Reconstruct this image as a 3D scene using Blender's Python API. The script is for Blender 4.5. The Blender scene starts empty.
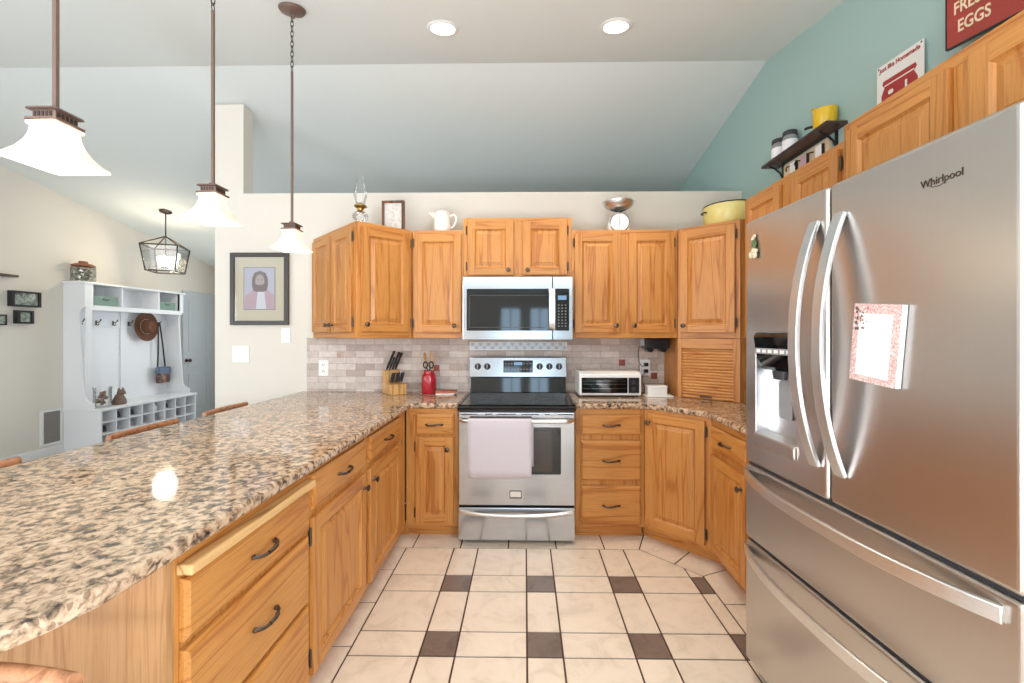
import bpy, bmesh, math, random
from mathutils import Vector, Matrix
PI = math.pi
R = math.radians
random.seed(11)
SC = bpy.context.scene
COL = SC.collection

# ------------------------------------------------------------------ camera, world, light, exposure
cam_data = bpy.data.cameras.new('camera')
cam = bpy.data.objects.new('camera', cam_data)
COL.objects.link(cam)
cam.location = (0, 0, 1.3688)
cam.rotation_euler = (R(90), 0, R(0.9))
cam_data.sensor_width = 36
cam_data.lens = 36 * 428.3 / 1024
cam_data.shift_x = -5.9 / 1024
cam_data.shift_y = -6.9 / 1024
cam_data.clip_start = 0.02
SC.camera = cam

SC.view_settings.view_transform = 'Standard'
SC.view_settings.look = 'None'
SC.view_settings.gamma = 1
SC.view_settings.use_curve_mapping = False
SC.view_settings.exposure = 0.25
SC.cycles.max_bounces = 10
SC.cycles.diffuse_bounces = 5
SC.cycles.glossy_bounces = 5
SC.cycles.transmission_bounces = 8
SC.cycles.transparent_max_bounces = 12
SC.cycles.sample_clamp_indirect = 6
SC.cycles.caustics_reflective = False
SC.cycles.caustics_refractive = False

world = bpy.data.worlds.new('daylight')
SC.world = world
world.use_nodes = True
bg = world.node_tree.nodes['Background']
bg.inputs['Color'].default_value = (0.56, 0.79, 1.0, 1)
bg.inputs['Strength'].default_value = 5.5


def light(name, kind, loc, energy, color=(1, 1, 1), rot=(0, 0, 0), **kw):
    d = bpy.data.lights.new(name, kind)
    d.energy = energy
    d.color = color
    for k, v in kw.items():
        setattr(d, k, v)
    o = bpy.data.objects.new(name, d)
    COL.objects.link(o)
    o.location = loc
    o.rotation_euler = rot
    return o


WHITE = (0.97, 0.96, 1.0)
# daylight from the left and rear windows, then added fill lamps
light('daylight_left', 'AREA', (-5.30, -0.2, 1.5), 30, WHITE, (0, R(-90), 0), shape='RECTANGLE', size=1.2, size_y=1.4)
light('daylight_rear', 'AREA', (-3.6, -5.8, 1.0), 66, WHITE, (R(90), 0, 0), shape='RECTANGLE', size=2.4, size_y=1.8)  # stands in for the rear windows, set beside them at solid wall
light('bounce_fill', 'AREA', (-0.9, -1.2, 0.5), 150, (0.94, 0.95, 1.0), (R(180), 0, 0), shape='RECTANGLE', size=3.0, size_y=1.8)  # added upward fill bounced off the ceiling, no fixture there
light('side_fill', 'AREA', (1.68, -1.75, 1.5), 110, WHITE, (0, R(90), 0), shape='RECTANGLE', size=1.2, size_y=2.2)  # added fill from the right to brighten the peninsula fronts
light('hall_fill', 'AREA', (-3.6, 7.3, 1.6), 26, (0.86, 0.93, 1.0), (R(-90), 0, 0), shape='RECTANGLE', size=1.4, size_y=1.8)  # added cool fill beyond the back wall, no window there


# ------------------------------------------------------------------ materials
def srgb(r, g, b):
    f = lambda c: (c / 255 / 12.92) if c <= 10 else ((c / 255 + 0.055) / 1.055) ** 2.4
    return (f(r), f(g), f(b), 1)


class NT:
    """small node-tree writer"""
    def __init__(self, name):
        self.m = bpy.data.materials.new(name)
        self.m.use_nodes = True
        self.t = self.m.node_tree
        self.b = self.t.nodes['Principled BSDF']

    def n(self, kind, **kw):
        nd = self.t.nodes.new(kind)
        for k, v in kw.items():
            if hasattr(nd, k):
                setattr(nd, k, v)
            else:
                nd.inputs[k].default_value = v
        return nd

    def l(self, a, b):
        self.t.links.new(a, b)

    def ramp(self, src, stops, interp='LINEAR'):
        r = self.n('ShaderNodeValToRGB')
        r.color_ramp.interpolation = interp
        e = r.color_ramp.elements
        while len(e) < len(stops):
            e.new(0.5)
        for i, (p, c) in enumerate(stops):
            e[i].position = p
            e[i].color = c
        self.l(src, r.inputs[0])
        return r

    def coords(self, scale=(1, 1, 1), jitter=True):
        tc = self.n('ShaderNodeTexCoord')
        out = tc.outputs['Object']
        if jitter:
            oi = self.n('ShaderNodeObjectInfo')
            mul = self.n('ShaderNodeVectorMath', operation='MULTIPLY_ADD')
            comb = self.n('ShaderNodeCombineXYZ')
            self.l(oi.outputs['Random'], comb.inputs[0])
            self.l(oi.outputs['Random'], comb.inputs[2])
            self.l(comb.outputs[0], mul.inputs[0])
            mul.inputs[1].default_value = (17.3, 0, 9.1)
            self.l(out, mul.inputs[2])
            out = mul.outputs[0]
        mp = self.n('ShaderNodeMapping')
        mp.inputs['Scale'].default_value = scale
        self.l(out, mp.inputs[0])
        return mp.outputs[0]

    def bump(self, src, strength, dist=0.002):
        b = self.n('ShaderNodeBump')
        b.inputs['Strength'].default_value = strength
        b.inputs['Distance'].default_value = dist
        self.l(src, b.inputs['Height'])
        self.l(b.outputs[0], self.b.inputs['Normal'])


def plain(name, col, rough=0.5, metal=0.0, spec=None, coat=0.0, emit=None, es=0.0, noise=0.0, nscale=30):
    w = NT(name)
    w.b.inputs['Base Color'].default_value = col
    w.b.inputs['Roughness'].default_value = rough
    w.b.inputs['Metallic'].default_value = metal
    if spec is not None:
        w.b.inputs['Specular IOR Level'].default_value = spec
    if coat:
        w.b.inputs['Coat Weight'].default_value = coat
        w.b.inputs['Coat Roughness'].default_value = 0.08
    if emit:
        w.b.inputs['Emission Color'].default_value = emit
        w.b.inputs['Emission Strength'].default_value = es
    if noise:
        nz = w.n('ShaderNodeTexNoise', Scale=nscale, Detail=4.0)
        w.l(w.coords(), nz.inputs['Vector'])
        d = tuple(max(0, c * (1 - noise)) for c in col[:3]) + (1,)
        u = tuple(min(1, c * (1 + noise)) for c in col[:3]) + (1,)
        r = w.ramp(nz.outputs[0], [(0.3, d), (0.7, u)])
        w.l(r.outputs[0], w.b.inputs['Base Color'])
    return w.m


def wall_mat(name, col):
    w = NT(name)
    w.b.inputs['Base Color'].default_value = col
    w.b.inputs['Roughness'].default_value = 0.75
    nz = w.n('ShaderNodeTexNoise', Scale=60.0, Detail=5.0)
    w.l(w.coords(jitter=False), nz.inputs['Vector'])
    w.bump(nz.outputs[0], 0.12, 0.003)
    return w.m


def wood(name, light_c, mid, dark, axis='z', rough=0.38, scale=1.0):
    """flat-sawn oak: long arched rings plus fine pores, grain along axis"""
    w = NT(name)
    st = 0.065
    sc = {'z': (1, 1, st), 'x': (st, 1, 1), 'y': (1, st, 1)}[axis]
    v = w.coords(tuple(s * scale for s in sc))
    n1 = w.n('ShaderNodeTexNoise', Scale=8.0, Detail=2.5, Roughness=0.5, Distortion=0.35)
    w.l(v, n1.inputs['Vector'])
    m = w.n('ShaderNodeMath', operation='MULTIPLY')
    m.inputs[1].default_value = 48.0
    w.l(n1.outputs[0], m.inputs[0])
    s = w.n('ShaderNodeMath', operation='SINE')
    w.l(m.outputs[0], s.inputs[0])
    a = w.n('ShaderNodeMath', operation='MULTIPLY_ADD')
    a.inputs[1].default_value = 0.5
    a.inputs[2].default_value = 0.5
    w.l(s.outputs[0], a.inputs[0])
    st2 = 0.03
    sc2 = {'z': (1, 1, st2), 'x': (st2, 1, 1), 'y': (1, st2, 1)}[axis]
    v2 = w.coords(sc2)
    n2 = w.n('ShaderNodeTexNoise', Scale=210.0, Detail=3.0, Roughness=0.6)
    w.l(v2, n2.inputs['Vector'])
    n3 = w.n('ShaderNodeTexNoise', Scale=2.2, Detail=2.0)
    w.l(v, n3.inputs['Vector'])
    r1 = w.ramp(a.outputs[0], [(0.0, dark), (0.10, mid), (0.42, light_c), (1.0, light_c)])
    r2 = w.ramp(n2.outputs[0], [(0.30, (0.60, 0.52, 0.44, 1)), (0.52, (1, 1, 1, 1))])
    r3 = w.ramp(n3.outputs[0], [(0.3, (0.88, 0.86, 0.84, 1)), (0.7, (1.04, 1.04, 1.04, 1))])
    mx = w.n('ShaderNodeMixRGB', blend_type='MULTIPLY')
    mx.inputs[0].default_value = 0.6
    w.l(r1.outputs[0], mx.inputs[1])
    w.l(r2.outputs[0], mx.inputs[2])
    mx2 = w.n('ShaderNodeMixRGB', blend_type='MULTIPLY')
    mx2.inputs[0].default_value = 0.8
    w.l(mx.outputs[0], mx2.inputs[1])
    w.l(r3.outputs[0], mx2.inputs[2])
    w.l(mx2.outputs[0], w.b.inputs['Base Color'])
    w.b.inputs['Roughness'].default_value = rough
    w.bump(n2.outputs[0], 0.08, 0.001)
    return w.m


def granite():
    w = NT('granite')
    v = w.coords((1, 1, 1), jitter=False)
    n1 = w.n('ShaderNodeTexNoise', Scale=42.0, Detail=5.0, Roughness=0.6, Distortion=0.5)
    w.l(v, n1.inputs['Vector'])
    r1 = w.ramp(n1.outputs[0], [(0.35, (0.045, 0.034, 0.027, 1)), (0.42, (0.19, 0.130, 0.090, 1)), (0.46, (0.33, 0.22, 0.14, 1)),
                                (0.54, (0.56, 0.385, 0.255, 1)), (0.70, (0.67, 0.505, 0.36, 1))])
    n2 = w.n('ShaderNodeTexVoronoi', Scale=85.0)
    w.l(v, n2.inputs['Vector'])
    r2 = w.ramp(n2.outputs['Color'], [(0.15, (0.42, 0.36, 0.33, 1)), (0.35, (1, 1, 1, 1))])
    mx = w.n('ShaderNodeMixRGB', blend_type='MULTIPLY')
    mx.inputs[0].default_value = 0.8
    w.l(r1.outputs[0], mx.inputs[1])
    w.l(r2.outputs[0], mx.inputs[2])
    w.l(mx.outputs[0], w.b.inputs['Base Color'])
    w.b.inputs['Roughness'].default_value = 0.07
    w.b.inputs['Specular IOR Level'].default_value = 0.65
    return w.m


def steel(name, col, rough=0.28, axis='x', amount=0.06, spread=0.16):
    w = NT(name)
    sc = {'x': (0.01, 1, 1), 'z': (1, 1, 0.01)}[axis]
    nz = w.n('ShaderNodeTexNoise', Scale=380.0, Detail=3.0)
    w.l(w.coords(sc), nz.inputs['Vector'])
    d = tuple(c * (1 - amount) for c in col[:3]) + (1,)
    u = tuple(min(1, c * (1 + amount)) for c in col[:3]) + (1,)
    r = w.ramp(nz.outputs[0], [(0.3, d), (0.7, u)])
    w.l(r.outputs[0], w.b.inputs['Base Color'])
    rr = w.n('ShaderNodeMapRange')
    rr.inputs['To Min'].default_value = rough * (1 - spread)
    rr.inputs['To Max'].default_value = rough * (1 + spread)
    w.l(nz.outputs[0], rr.inputs[0])
    w.l(rr.outputs[0], w.b.inputs['Roughness'])
    w.b.inputs['Metallic'].default_value = 1.0
    return w.m


def tile_mat(name, lo, hi, rough=0.3):
    w = NT(name)
    v = w.coords((1, 1, 1), jitter=False)
    n1 = w.n('ShaderNodeTexNoise', Scale=7.0, Detail=7.0, Roughness=0.65, Distortion=1.2)
    w.l(v, n1.inputs['Vector'])
    r = w.ramp(n1.outputs[0], [(0.32, lo), (0.5, hi), (0.72, tuple(min(1, c * 1.06) for c in hi[:3]) + (1,))])
    w.l(r.outputs[0], w.b.inputs['Base Color'])
    w.b.inputs['Roughness'].default_value = rough
    return w.m


def backsplash_mat():
    w = NT('tumbled_stone_tile')
    tc = w.n('ShaderNodeTexCoord')
    sep = w.n('ShaderNodeSeparateXYZ')
    w.l(tc.outputs['Object'], sep.inputs[0])
    cb = w.n('ShaderNodeCombineXYZ')
    w.l(sep.outputs[0], cb.inputs[0])
    w.l(sep.outputs[2], cb.inputs[1])
    br = w.n('ShaderNodeTexBrick')
    br.offset = 0.5
    br.inputs['Color1'].default_value = srgb(224, 212, 204)
    br.inputs['Color2'].default_value = srgb(178, 160, 148)
    br.inputs['Mortar'].default_value = srgb(172, 160, 150)
    br.inputs['Scale'].default_value = 1.0
    br.inputs['Mortar Size'].default_value = 0.0018
    br.inputs['Mortar Smooth'].default_value = 0.3
    br.inputs['Bias'].default_value = -0.1
    br.inputs['Brick Width'].default_value = 0.152
    br.inputs['Row Height'].default_value = 0.0515
    w.l(cb.outputs[0], br.inputs['Vector'])
    nz = w.n('ShaderNodeTexNoise', Scale=30.0, Detail=5.0, Roughness=0.7)
    w.l(tc.outputs['Object'], nz.inputs['Vector'])
    r = w.ramp(nz.outputs[0], [(0.3, (0.80, 0.78, 0.76, 1)), (0.65, (1.06, 1.05, 1.05, 1))])
    mx = w.n('ShaderNodeMixRGB', blend_type='MULTIPLY')
    mx.inputs[0].default_value = 0.8
    w.l(br.outputs['Color'], mx.inputs[1])
    w.l(r.outputs[0], mx.inputs[2])
    w.l(mx.outputs[0], w.b.inputs['Base Color'])
    w.b.inputs['Roughness'].default_value = 0.42
    iv = w.n('ShaderNodeMath', operation='SUBTRACT')
    iv.inputs[0].default_value = 1.0
    w.l(br.outputs['Fac'], iv.inputs[1])
    w.bump(iv.outputs[0], 0.5, 0.002)
    return w.m


def glass_mat(name, col=(1, 1, 1, 1), rough=0.0, mix=0.75):
    """clear thin glass: mostly see-through with a gloss on top"""
    w = NT(name)
    t = w.t
    t.nodes.remove(w.b)
    gl = w.n('ShaderNodeBsdfGlossy')
    gl.inputs['Roughness'].default_value = 0.03
    tr = w.n('ShaderNodeBsdfTransparent')
    tr.inputs['Color'].default_value = col
    fr = w.n('ShaderNodeFresnel')
    fr.inputs['IOR'].default_value = 1.5
    mr = w.n('ShaderNodeMath', operation='MULTIPLY_ADD')
    mr.inputs[1].default_value = 0.7
    mr.inputs[2].default_value = 0.0
    w.l(fr.outputs[0], mr.inputs[0])
    ms = w.n('ShaderNodeMixShader')
    w.l(mr.outputs[0], ms.inputs[0])
    w.l(tr.outputs[0], ms.inputs[1])
    w.l(gl.outputs[0], ms.inputs[2])
    w.l(ms.outputs[0], t.nodes['Material Output'].inputs['Surface'])
    return w.m


def picture_mat(name, cols, scale=14):
    w = NT(name)
    nz = w.n('ShaderNodeTexNoise', Scale=scale, Detail=5.0, Roughness=0.6, Distortion=0.8)
    w.l(w.coords(), nz.inputs['Vector'])
    k = len(cols)
    r = w.ramp(nz.outputs[0], [(0.32 + 0.36 * i / max(1, k - 1), c) for i, c in enumerate(cols)])
    w.l(r.outputs[0], w.b.inputs['Base Color'])
    w.b.inputs['Roughness'].default_value = 0.3
    return w.m


OAK_L, OAK_M, OAK_D = srgb(204, 141, 74), srgb(199, 133, 66), srgb(180, 112, 52)
M = {}
M['oak_v'] = wood('oak_vertical', OAK_L, OAK_M, OAK_D, 'z')
M['oak_h'] = wood('oak_horizontal', OAK_L, OAK_M, OAK_D, 'x')
M['oak_y'] = wood('oak_lengthwise', OAK_L, OAK_M, OAK_D, 'y')
M['veneer'] = wood('pale_oak_veneer', srgb(190, 145, 98), srgb(185, 138, 92), srgb(172, 126, 81), 'z')
M['board'] = wood('pale_board', srgb(226, 182, 124), srgb(212, 165, 108), srgb(176, 128, 80), 'x')
M['bar_wood'] = wood('stool_wood', srgb(186, 132, 96), srgb(174, 120, 84), srgb(150, 100, 68), 'x')
M['bar_wood_v'] = wood('stool_wood_upright', srgb(186, 132, 96), srgb(174, 120, 84), srgb(150, 100, 68), 'z')
M['block_wood'] = wood('knife_block_wood', srgb(224, 178, 116), srgb(210, 162, 100), srgb(182, 132, 78), 'z')
M['dark_wood'] = wood('dark_shelf_wood', srgb(92, 66, 58), srgb(78, 55, 48), srgb(54, 38, 34), 'y')
M['frame_brown'] = wood('brown_frame_wood', srgb(128, 82, 58), srgb(112, 70, 50), srgb(84, 52, 38), 'z')
M['granite'] = granite()
M['wall_cream'] = wall_mat('cream_wall_paint', srgb(226, 219, 207))
M['wall_left'] = wall_mat('beige_wall_paint', srgb(228, 220, 208))
M['teal'] = wall_mat('teal_wall_paint', srgb(166, 194, 189))
M['ceiling'] = wall_mat('ceiling_paint', srgb(230, 236, 233))
M['white'] = plain('white_paint', srgb(238, 238, 238), 0.4)
M['bench_white'] = plain('white_bench_paint', srgb(240, 241, 243), 0.35)
M['trim_white'] = plain('white_trim', srgb(238, 236, 232), 0.4)
M['plate_white'] = plain('white_plastic', srgb(244, 243, 242), 0.3)
M['steel'] = steel('brushed_steel', (0.50, 0.515, 0.55, 1), 0.17, 'x')
M['steel_v'] = steel('brushed_steel_upright', (0.60, 0.565, 0.535, 1), 0.29, 'z', 0.012, 0.04)
M['steel_lt'] = steel('satin_handle_metal', (0.70, 0.715, 0.73, 1), 0.36, 'z', 0.03)
M['steel_ltx'] = steel('satin_bar_metal', (0.78, 0.77, 0.76, 1), 0.30, 'x', 0.03)
M['chrome'] = plain('polished_metal', (0.75, 0.75, 0.76, 1), 0.12, 1.0)
M['pewter'] = plain('dark_pewter', srgb(96, 84, 76), 0.35, 0.9)
M['bronze'] = plain('oiled_bronze', srgb(124, 102, 92), 0.45, 0.5)
M['bronze_d'] = plain('dark_bronze', srgb(70, 58, 52), 0.4, 0.6)
M['brass'] = plain('brass', srgb(170, 140, 84), 0.3, 1.0)
M['black'] = plain('black_plastic', srgb(28, 28, 30), 0.35)
M['black_gl'] = plain('black_glass', srgb(10, 11, 14), 0.05, 0.0, 0.7)
M['oven_gl'] = plain('oven_window_glass', srgb(60, 50, 42), 0.08, 0.0, 0.6)
M['dark_gray'] = plain('dark_grey_plastic', srgb(58, 58, 62), 0.4)
M['gray'] = plain('grey_plastic', srgb(150, 150, 152), 0.4)
M['fridge_side'] = plain('grey_cabinet_paint', srgb(120, 120, 122), 0.45, 0.2)
M['seam'] = plain('dark_gasket', srgb(50, 52, 56), 0.6)
M['tile_cream'] = tile_mat('cream_floor_tile', srgb(220, 201, 180), srgb(235, 217, 198))
M['tile_dark'] = tile_mat('brown_floor_tile', srgb(104, 86, 76), srgb(124, 106, 96))
M['grout'] = plain('brown_grout', srgb(84, 60, 46), 0.9, noise=0.15)
M['hall_floor'] = wood('grey_plank_floor', srgb(190, 190, 194), srgb(178, 177, 180), srgb(150, 148, 150), 'y', 0.3)
M['backsplash'] = backsplash_mat()
M['accent'] = plain('red_brown_tile', srgb(150, 78, 66), 0.35, noise=0.2)
M['accent_pale'] = plain('rose_stone_tile', srgb(196, 168, 156), 0.35, noise=0.2)
M['mosaic_a'] = plain('pale_glass_tile', srgb(232, 238, 242), 0.1)
M['mosaic_b'] = plain('blue_grey_glass_tile', srgb(196, 210, 218), 0.1)
M['shade'] = plain('frosted_shade_glass', srgb(255, 246, 228), 0.35, emit=(1.0, 0.84, 0.58, 1), es=0.18)
M['bulb'] = plain('lit_bulb', (1, 1, 1, 1), 0.3, emit=(1.0, 0.86, 0.62, 1), es=14)
M['can_lamp'] = plain('lit_can_lamp', (1, 1, 1, 1), 0.3, emit=(1.0, 0.92, 0.80, 1), es=9)
M['glass'] = glass_mat('clear_glass')
M['glass_soft'] = glass_mat('clear_pane', (0.97, 0.98, 0.98, 1))
M['towel'] = plain('pale_mauve_terry', srgb(202, 193, 199), 0.95, noise=0.04, nscale=300)
M['red_gl'] = plain('red_glazed_glass', srgb(176, 34, 48), 0.15, coat=0.5)
M['yellow'] = plain('yellow_enamel', srgb(232, 190, 40), 0.25)
M['yellow_pale'] = plain('pale_yellow_enamel', srgb(238, 222, 140), 0.25)
M['ceramic'] = plain('white_ceramic', srgb(240, 236, 228), 0.2)
M['sign_red'] = plain('red_sign_paint', srgb(158, 58, 48), 0.5, noise=0.08, nscale=12)
M['sign_cream'] = plain('cream_sign_paint', srgb(226, 206, 172), 0.5)
M['sign_white'] = plain('white_sign_enamel', srgb(232, 230, 224), 0.35, noise=0.03, nscale=9)
M['crock'] = plain('painted_red', srgb(166, 44, 44), 0.4)
M['paper'] = plain('white_paper', srgb(248, 247, 248), 0.7)
M['rule'] = plain('pale_grey_ink', srgb(206, 206, 212), 0.8)
M['floral'] = picture_mat('rose_floral_print', [srgb(244, 232, 228), srgb(238, 214, 210), srgb(196, 140, 134), srgb(238, 222, 216)], 160)
M['ink_green'] = plain('grey_green_ink', srgb(88, 84, 70), 0.8)
M['blush'] = plain('rose_ink', srgb(196, 120, 116), 0.8)
M['green_bin'] = plain('sage_fabric', srgb(134, 160, 150), 0.9, noise=0.06, nscale=80)
M['hat'] = plain('brown_hat_felt', srgb(116, 78, 58), 0.9, noise=0.1, nscale=60)
M['strap'] = plain('dark_strap', srgb(60, 56, 58), 0.8)
M['bag'] = picture_mat('patterned_bag', [srgb(52, 50, 58), srgb(96, 74, 64), srgb(168, 120, 90)], 18)
M['bag_blue'] = plain('grey_blue_cloth', srgb(108, 124, 144), 0.9)
M['clay'] = plain('brown_clay', srgb(128, 104, 90), 0.7, noise=0.12)
M['stone'] = picture_mat('mixed_stones', [srgb(92, 70, 58), srgb(150, 116, 92), srgb(196, 172, 150)], 40)
M['leafy'] = picture_mat('dried_leaves', [srgb(70, 84, 64), srgb(120, 128, 104), srgb(170, 170, 150), srgb(90, 70, 54)], 30)
M['rust'] = plain('rust_lid', srgb(150, 96, 66), 0.7)
M['shoe_dark'] = plain('dark_shoe', srgb(52, 50, 54), 0.7)
M['shoe_gray'] = plain('grey_shoe', srgb(142, 142, 146), 0.7)
M['shoe_white'] = plain('white_shoe', srgb(228, 228, 228), 0.6)
M['sole'] = plain('pale_sole', srgb(206, 204, 200), 0.7)
M['door_dim'] = plain('dim_cool_door', srgb(196, 202, 206), 0.4)  # the wall's bluish daylight falloff is put into this door colour
M['vent'] = plain('grey_vent', srgb(146, 138, 132), 0.5)
M['scape'] = picture_mat('small_landscape', [srgb(70, 78, 66), srgb(140, 150, 136), srgb(206, 208, 200)], 22)
M['mat_cream'] = plain('cream_mat_board', srgb(226, 212, 186), 0.7)
M['mat_lav'] = plain('lavender_print', srgb(206, 202, 216), 0.5)
M['hair'] = plain('print_brown', srgb(134, 118, 118), 0.5)
M['skin'] = plain('print_tan', srgb(196, 176, 172), 0.5)
M['robe'] = plain('print_pink', srgb(206, 172, 184), 0.5)
M['robe_w'] = plain('print_white', srgb(232, 230, 238), 0.5)
M['sketch'] = picture_mat('faded_sketch', [srgb(196, 190, 184), srgb(222, 216, 208), srgb(232, 228, 220)], 30)
M['frame_dark'] = plain('dark_frame', srgb(66, 60, 58), 0.4)
M['magnet_green'] = plain('magnet_green', srgb(92, 110, 70), 0.6)
M['cream'] = plain('magnet_cream', srgb(216, 200, 172), 0.6)
M['display'] = plain('lit_display', srgb(40, 60, 80), 0.1, emit=(0.35, 0.6, 0.9, 1), es=0.5)
M['wood_utensil'] = plain('beech_utensil', srgb(206, 160, 110), 0.6, noise=0.08)
M['coaster'] = plain('brick_red_cork', srgb(190, 106, 86), 0.7, noise=0.1)


# ------------------------------------------------------------------ mesh helpers
class MB:
    def __init__(self):
        self.bm = bmesh.new()

    def face(self, pts, mi=0):
        f = self.bm.faces.new([self.bm.verts.new(p) for p in pts])
        f.material_index = mi
        return f

    def hexa(self, p, mi=0):
        v = [self.bm.verts.new(q) for q in p]
        for idx in ((0, 3, 2, 1), (4, 5, 6, 7), (0, 1, 5, 4), (1, 2, 6, 5), (2, 3, 7, 6), (3, 0, 4, 7)):
            self.bm.faces.new([v[i] for i in idx]).material_index = mi
        return self

    def box(self, x0, x1, y0, y1, z0, z1, mi=0, mat=None):
        p = [Vector(q) for q in ((x0, y0, z0), (x1, y0, z0), (x1, y1, z0), (x0, y1, z0),
                                 (x0, y0, z1), (x1, y0, z1), (x1, y1, z1), (x0, y1, z1))]
        if mat is not None:
            p = [mat @ q for q in p]
        return self.hexa(p, mi)

    def prism(self, poly, a, b, axis='z', mi=0, mi_side=None, mat=None):
        """extrude a 2-D polygon between a and b along an axis"""
        def P(u, v, w):
            q = {'z': (u, v, w), 'y': (u, w, v), 'x': (w, u, v)}[axis]
            return mat @ Vector(q) if mat is not None else q
        lo = [self.bm.verts.new(P(u, v, a)) for u, v in poly]
        hi = [self.bm.verts.new(P(u, v, b)) for u, v in poly]
        self.bm.faces.new(lo[::-1]).material_index = mi
        self.bm.faces.new(hi).material_index = mi
        n = len(poly)
        for i in range(n):
            f = self.bm.faces.new([lo[i], lo[(i + 1) % n], hi[(i + 1) % n], hi[i]])
            f.material_index = mi if mi_side is None else mi_side
        return self

    def lathe(self, prof, n=24, c=(0, 0, 0), mat=None, mi=0, sx=1.0, sy=1.0, ang0=0.0, closed=True):
        rings = []
        T = lambda q: (mat @ Vector(q)) if mat is not None else Vector(q)
        for r, z in prof:
            if r < 1e-6:
                rings.append([self.bm.verts.new(T((c[0], c[1], c[2] + z)))])
            else:
                rings.append([self.bm.verts.new(T((c[0] + sx * r * math.cos(ang0 + 2 * PI * k / n), c[1] + sy * r * math.sin(ang0 + 2 * PI * k / n), c[2] + z))) for k in range(n)])
        for a, b in zip(rings, rings[1:]):
            for k in range(n):
                k2 = (k + 1) % n
                if len(a) == 1 and len(b) == 1:
                    continue
                if len(a) == 1:
                    f = self.bm.faces.new([a[0], b[k], b[k2]])
                elif len(b) == 1:
                    f = self.bm.faces.new([a[k], a[k2], b[0]])
                else:
                    f = self.bm.faces.new([a[k], a[k2], b[k2], b[k]])
                f.material_index = mi
        if closed:
            for rg in (rings[0], rings[-1]):
                if len(rg) > 2:
                    try:
                        self.bm.faces.new(rg).material_index = mi
                    except ValueError:
                        pass
        return self

    def tube(self, pts, r, n=8, closed=False, mi=0, flat=None, up=None):
        """sweep a circle (or an ellipse: flat=(a,b)) along points"""
        P = [Vector(p) for p in pts]
        rings = []
        m = len(P)
        prev = None
        for i in range(m):
            if closed:
                t = (P[(i + 1) % m] - P[i - 1])
            else:
                t = P[min(i + 1, m - 1)] - P[max(i - 1, 0)]
            t.normalize()
            ref = Vector(up) if up is not None else (prev if prev is not None else (Vector((0, 0, 1)) if abs(t.z) < 0.9 else Vector((1, 0, 0))))
            a = ref - t * ref.dot(t)
            if a.length < 1e-5:
                a = t.orthogonal()
            a.normalize()
            prev = a
            b = t.cross(a)
            rr = r[i] if isinstance(r, (list, tuple)) else r
            ra, rb = (flat if flat else (rr, rr))
            rings.append([self.bm.verts.new(P[i] + a * (ra * math.cos(2 * PI * k / n)) + b * (rb * math.sin(2 * PI * k / n))) for k in range(n)])
        L = list(zip(rings, rings[1:]))
        if closed:
            L.append((rings[-1], rings[0]))
        for a, b in L:
            for k in range(n):
                self.bm.faces.new([a[k], a[(k + 1) % n], b[(k + 1) % n], b[k]]).material_index = mi
        if not closed:
            self.bm.faces.new(rings[0][::-1]).material_index = mi
            self.bm.faces.new(rings[-1]).material_index = mi
        return self

    def strip(self, pts, w, th, up, mi=0):
        """sweep a rectangle along points; up gives the direction of w"""
        P = [Vector(p) for p in pts]
        U = Vector(up).normalized()
        rings = []
        for i in range(len(P)):
            t = (P[min(i + 1, len(P) - 1)] - P[max(i - 1, 0)]).normalized()
            b = t.cross(U).normalized()
            rings.append([self.bm.verts.new(P[i] + U * (w * s / 2) + b * (th * q / 2)) for s, q in ((-1, -1), (1, -1), (1, 1), (-1, 1))])
        for a, b in zip(rings, rings[1:]):
            for k in range(4):
                self.bm.faces.new([a[k], a[(k + 1) % 4], b[(k + 1) % 4], b[k]]).material_index = mi
        self.bm.faces.new(rings[0][::-1]).material_index = mi
        self.bm.faces.new(rings[-1]).material_index = mi
        return self

    def ball(self, c, r, s=(1, 1, 1), n=14, mi=0):
        prof = [(r * math.sin(PI * k / (n // 2)), -r * math.cos(PI * k / (n // 2))) for k in range(n // 2 + 1)]
        mt = Matrix.Translation(Vector(c)) @ Matrix.Diagonal((s[0], s[1], s[2], 1))
        return self.lathe(prof, n, (0, 0, 0), mt, mi)


def obj(name, mb, mats, parent=None, bevel=0, seg=2, smooth=0, loc=None, rz=0):
    bm = mb.bm
    bmesh.ops.recalc_face_normals(bm, faces=bm.faces[:])
    me = bpy.data.meshes.new(name)
    bm.to_mesh(me)
    bm.free()
    for m in (mats if isinstance(mats, (list, tuple)) else [mats]):
        me.materials.append(M[m] if isinstance(m, str) else m)
    o = bpy.data.objects.new(name, me)
    COL.objects.link(o)
    if parent is not None:
        o.parent = parent
    if loc is not None:
        o.location = loc
    if rz:
        o.rotation_euler = (0, 0, rz)
    if smooth:
        me.shade_smooth()
        me.set_sharp_from_angle(angle=R(smooth))
    if bevel:
        b = o.modifiers.new('edge', 'BEVEL')
        b.width = bevel
        b.segments = seg
        b.limit_method = 'ANGLE'
        b.angle_limit = R(40)
    return o


def tag(o, label, cat, group=None):
    o['label'] = label
    o['category'] = cat
    if group:
        o['group'] = group
    return o


def thing(name, label, cat, loc=(0, 0, 0), rz=0, group=None):
    o = bpy.data.objects.new(name, None)
    o.empty_display_size = 0.1
    COL.objects.link(o)
    o.location = loc
    o.rotation_euler = (0, 0, rz)
    return tag(o, label, cat, group)


def struct(name, mb, mats, bevel=0, smooth=0):
    o = obj(name, mb, mats, bevel=bevel, smooth=smooth)
    o['kind'] = 'structure'
    return o


def copy_tree(o, parent=None):
    c = o.copy()
    COL.objects.link(c)
    if parent is not None:
        c.parent = parent
    for ch in list(o.children):
        copy_tree(ch, c)
    return c


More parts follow.
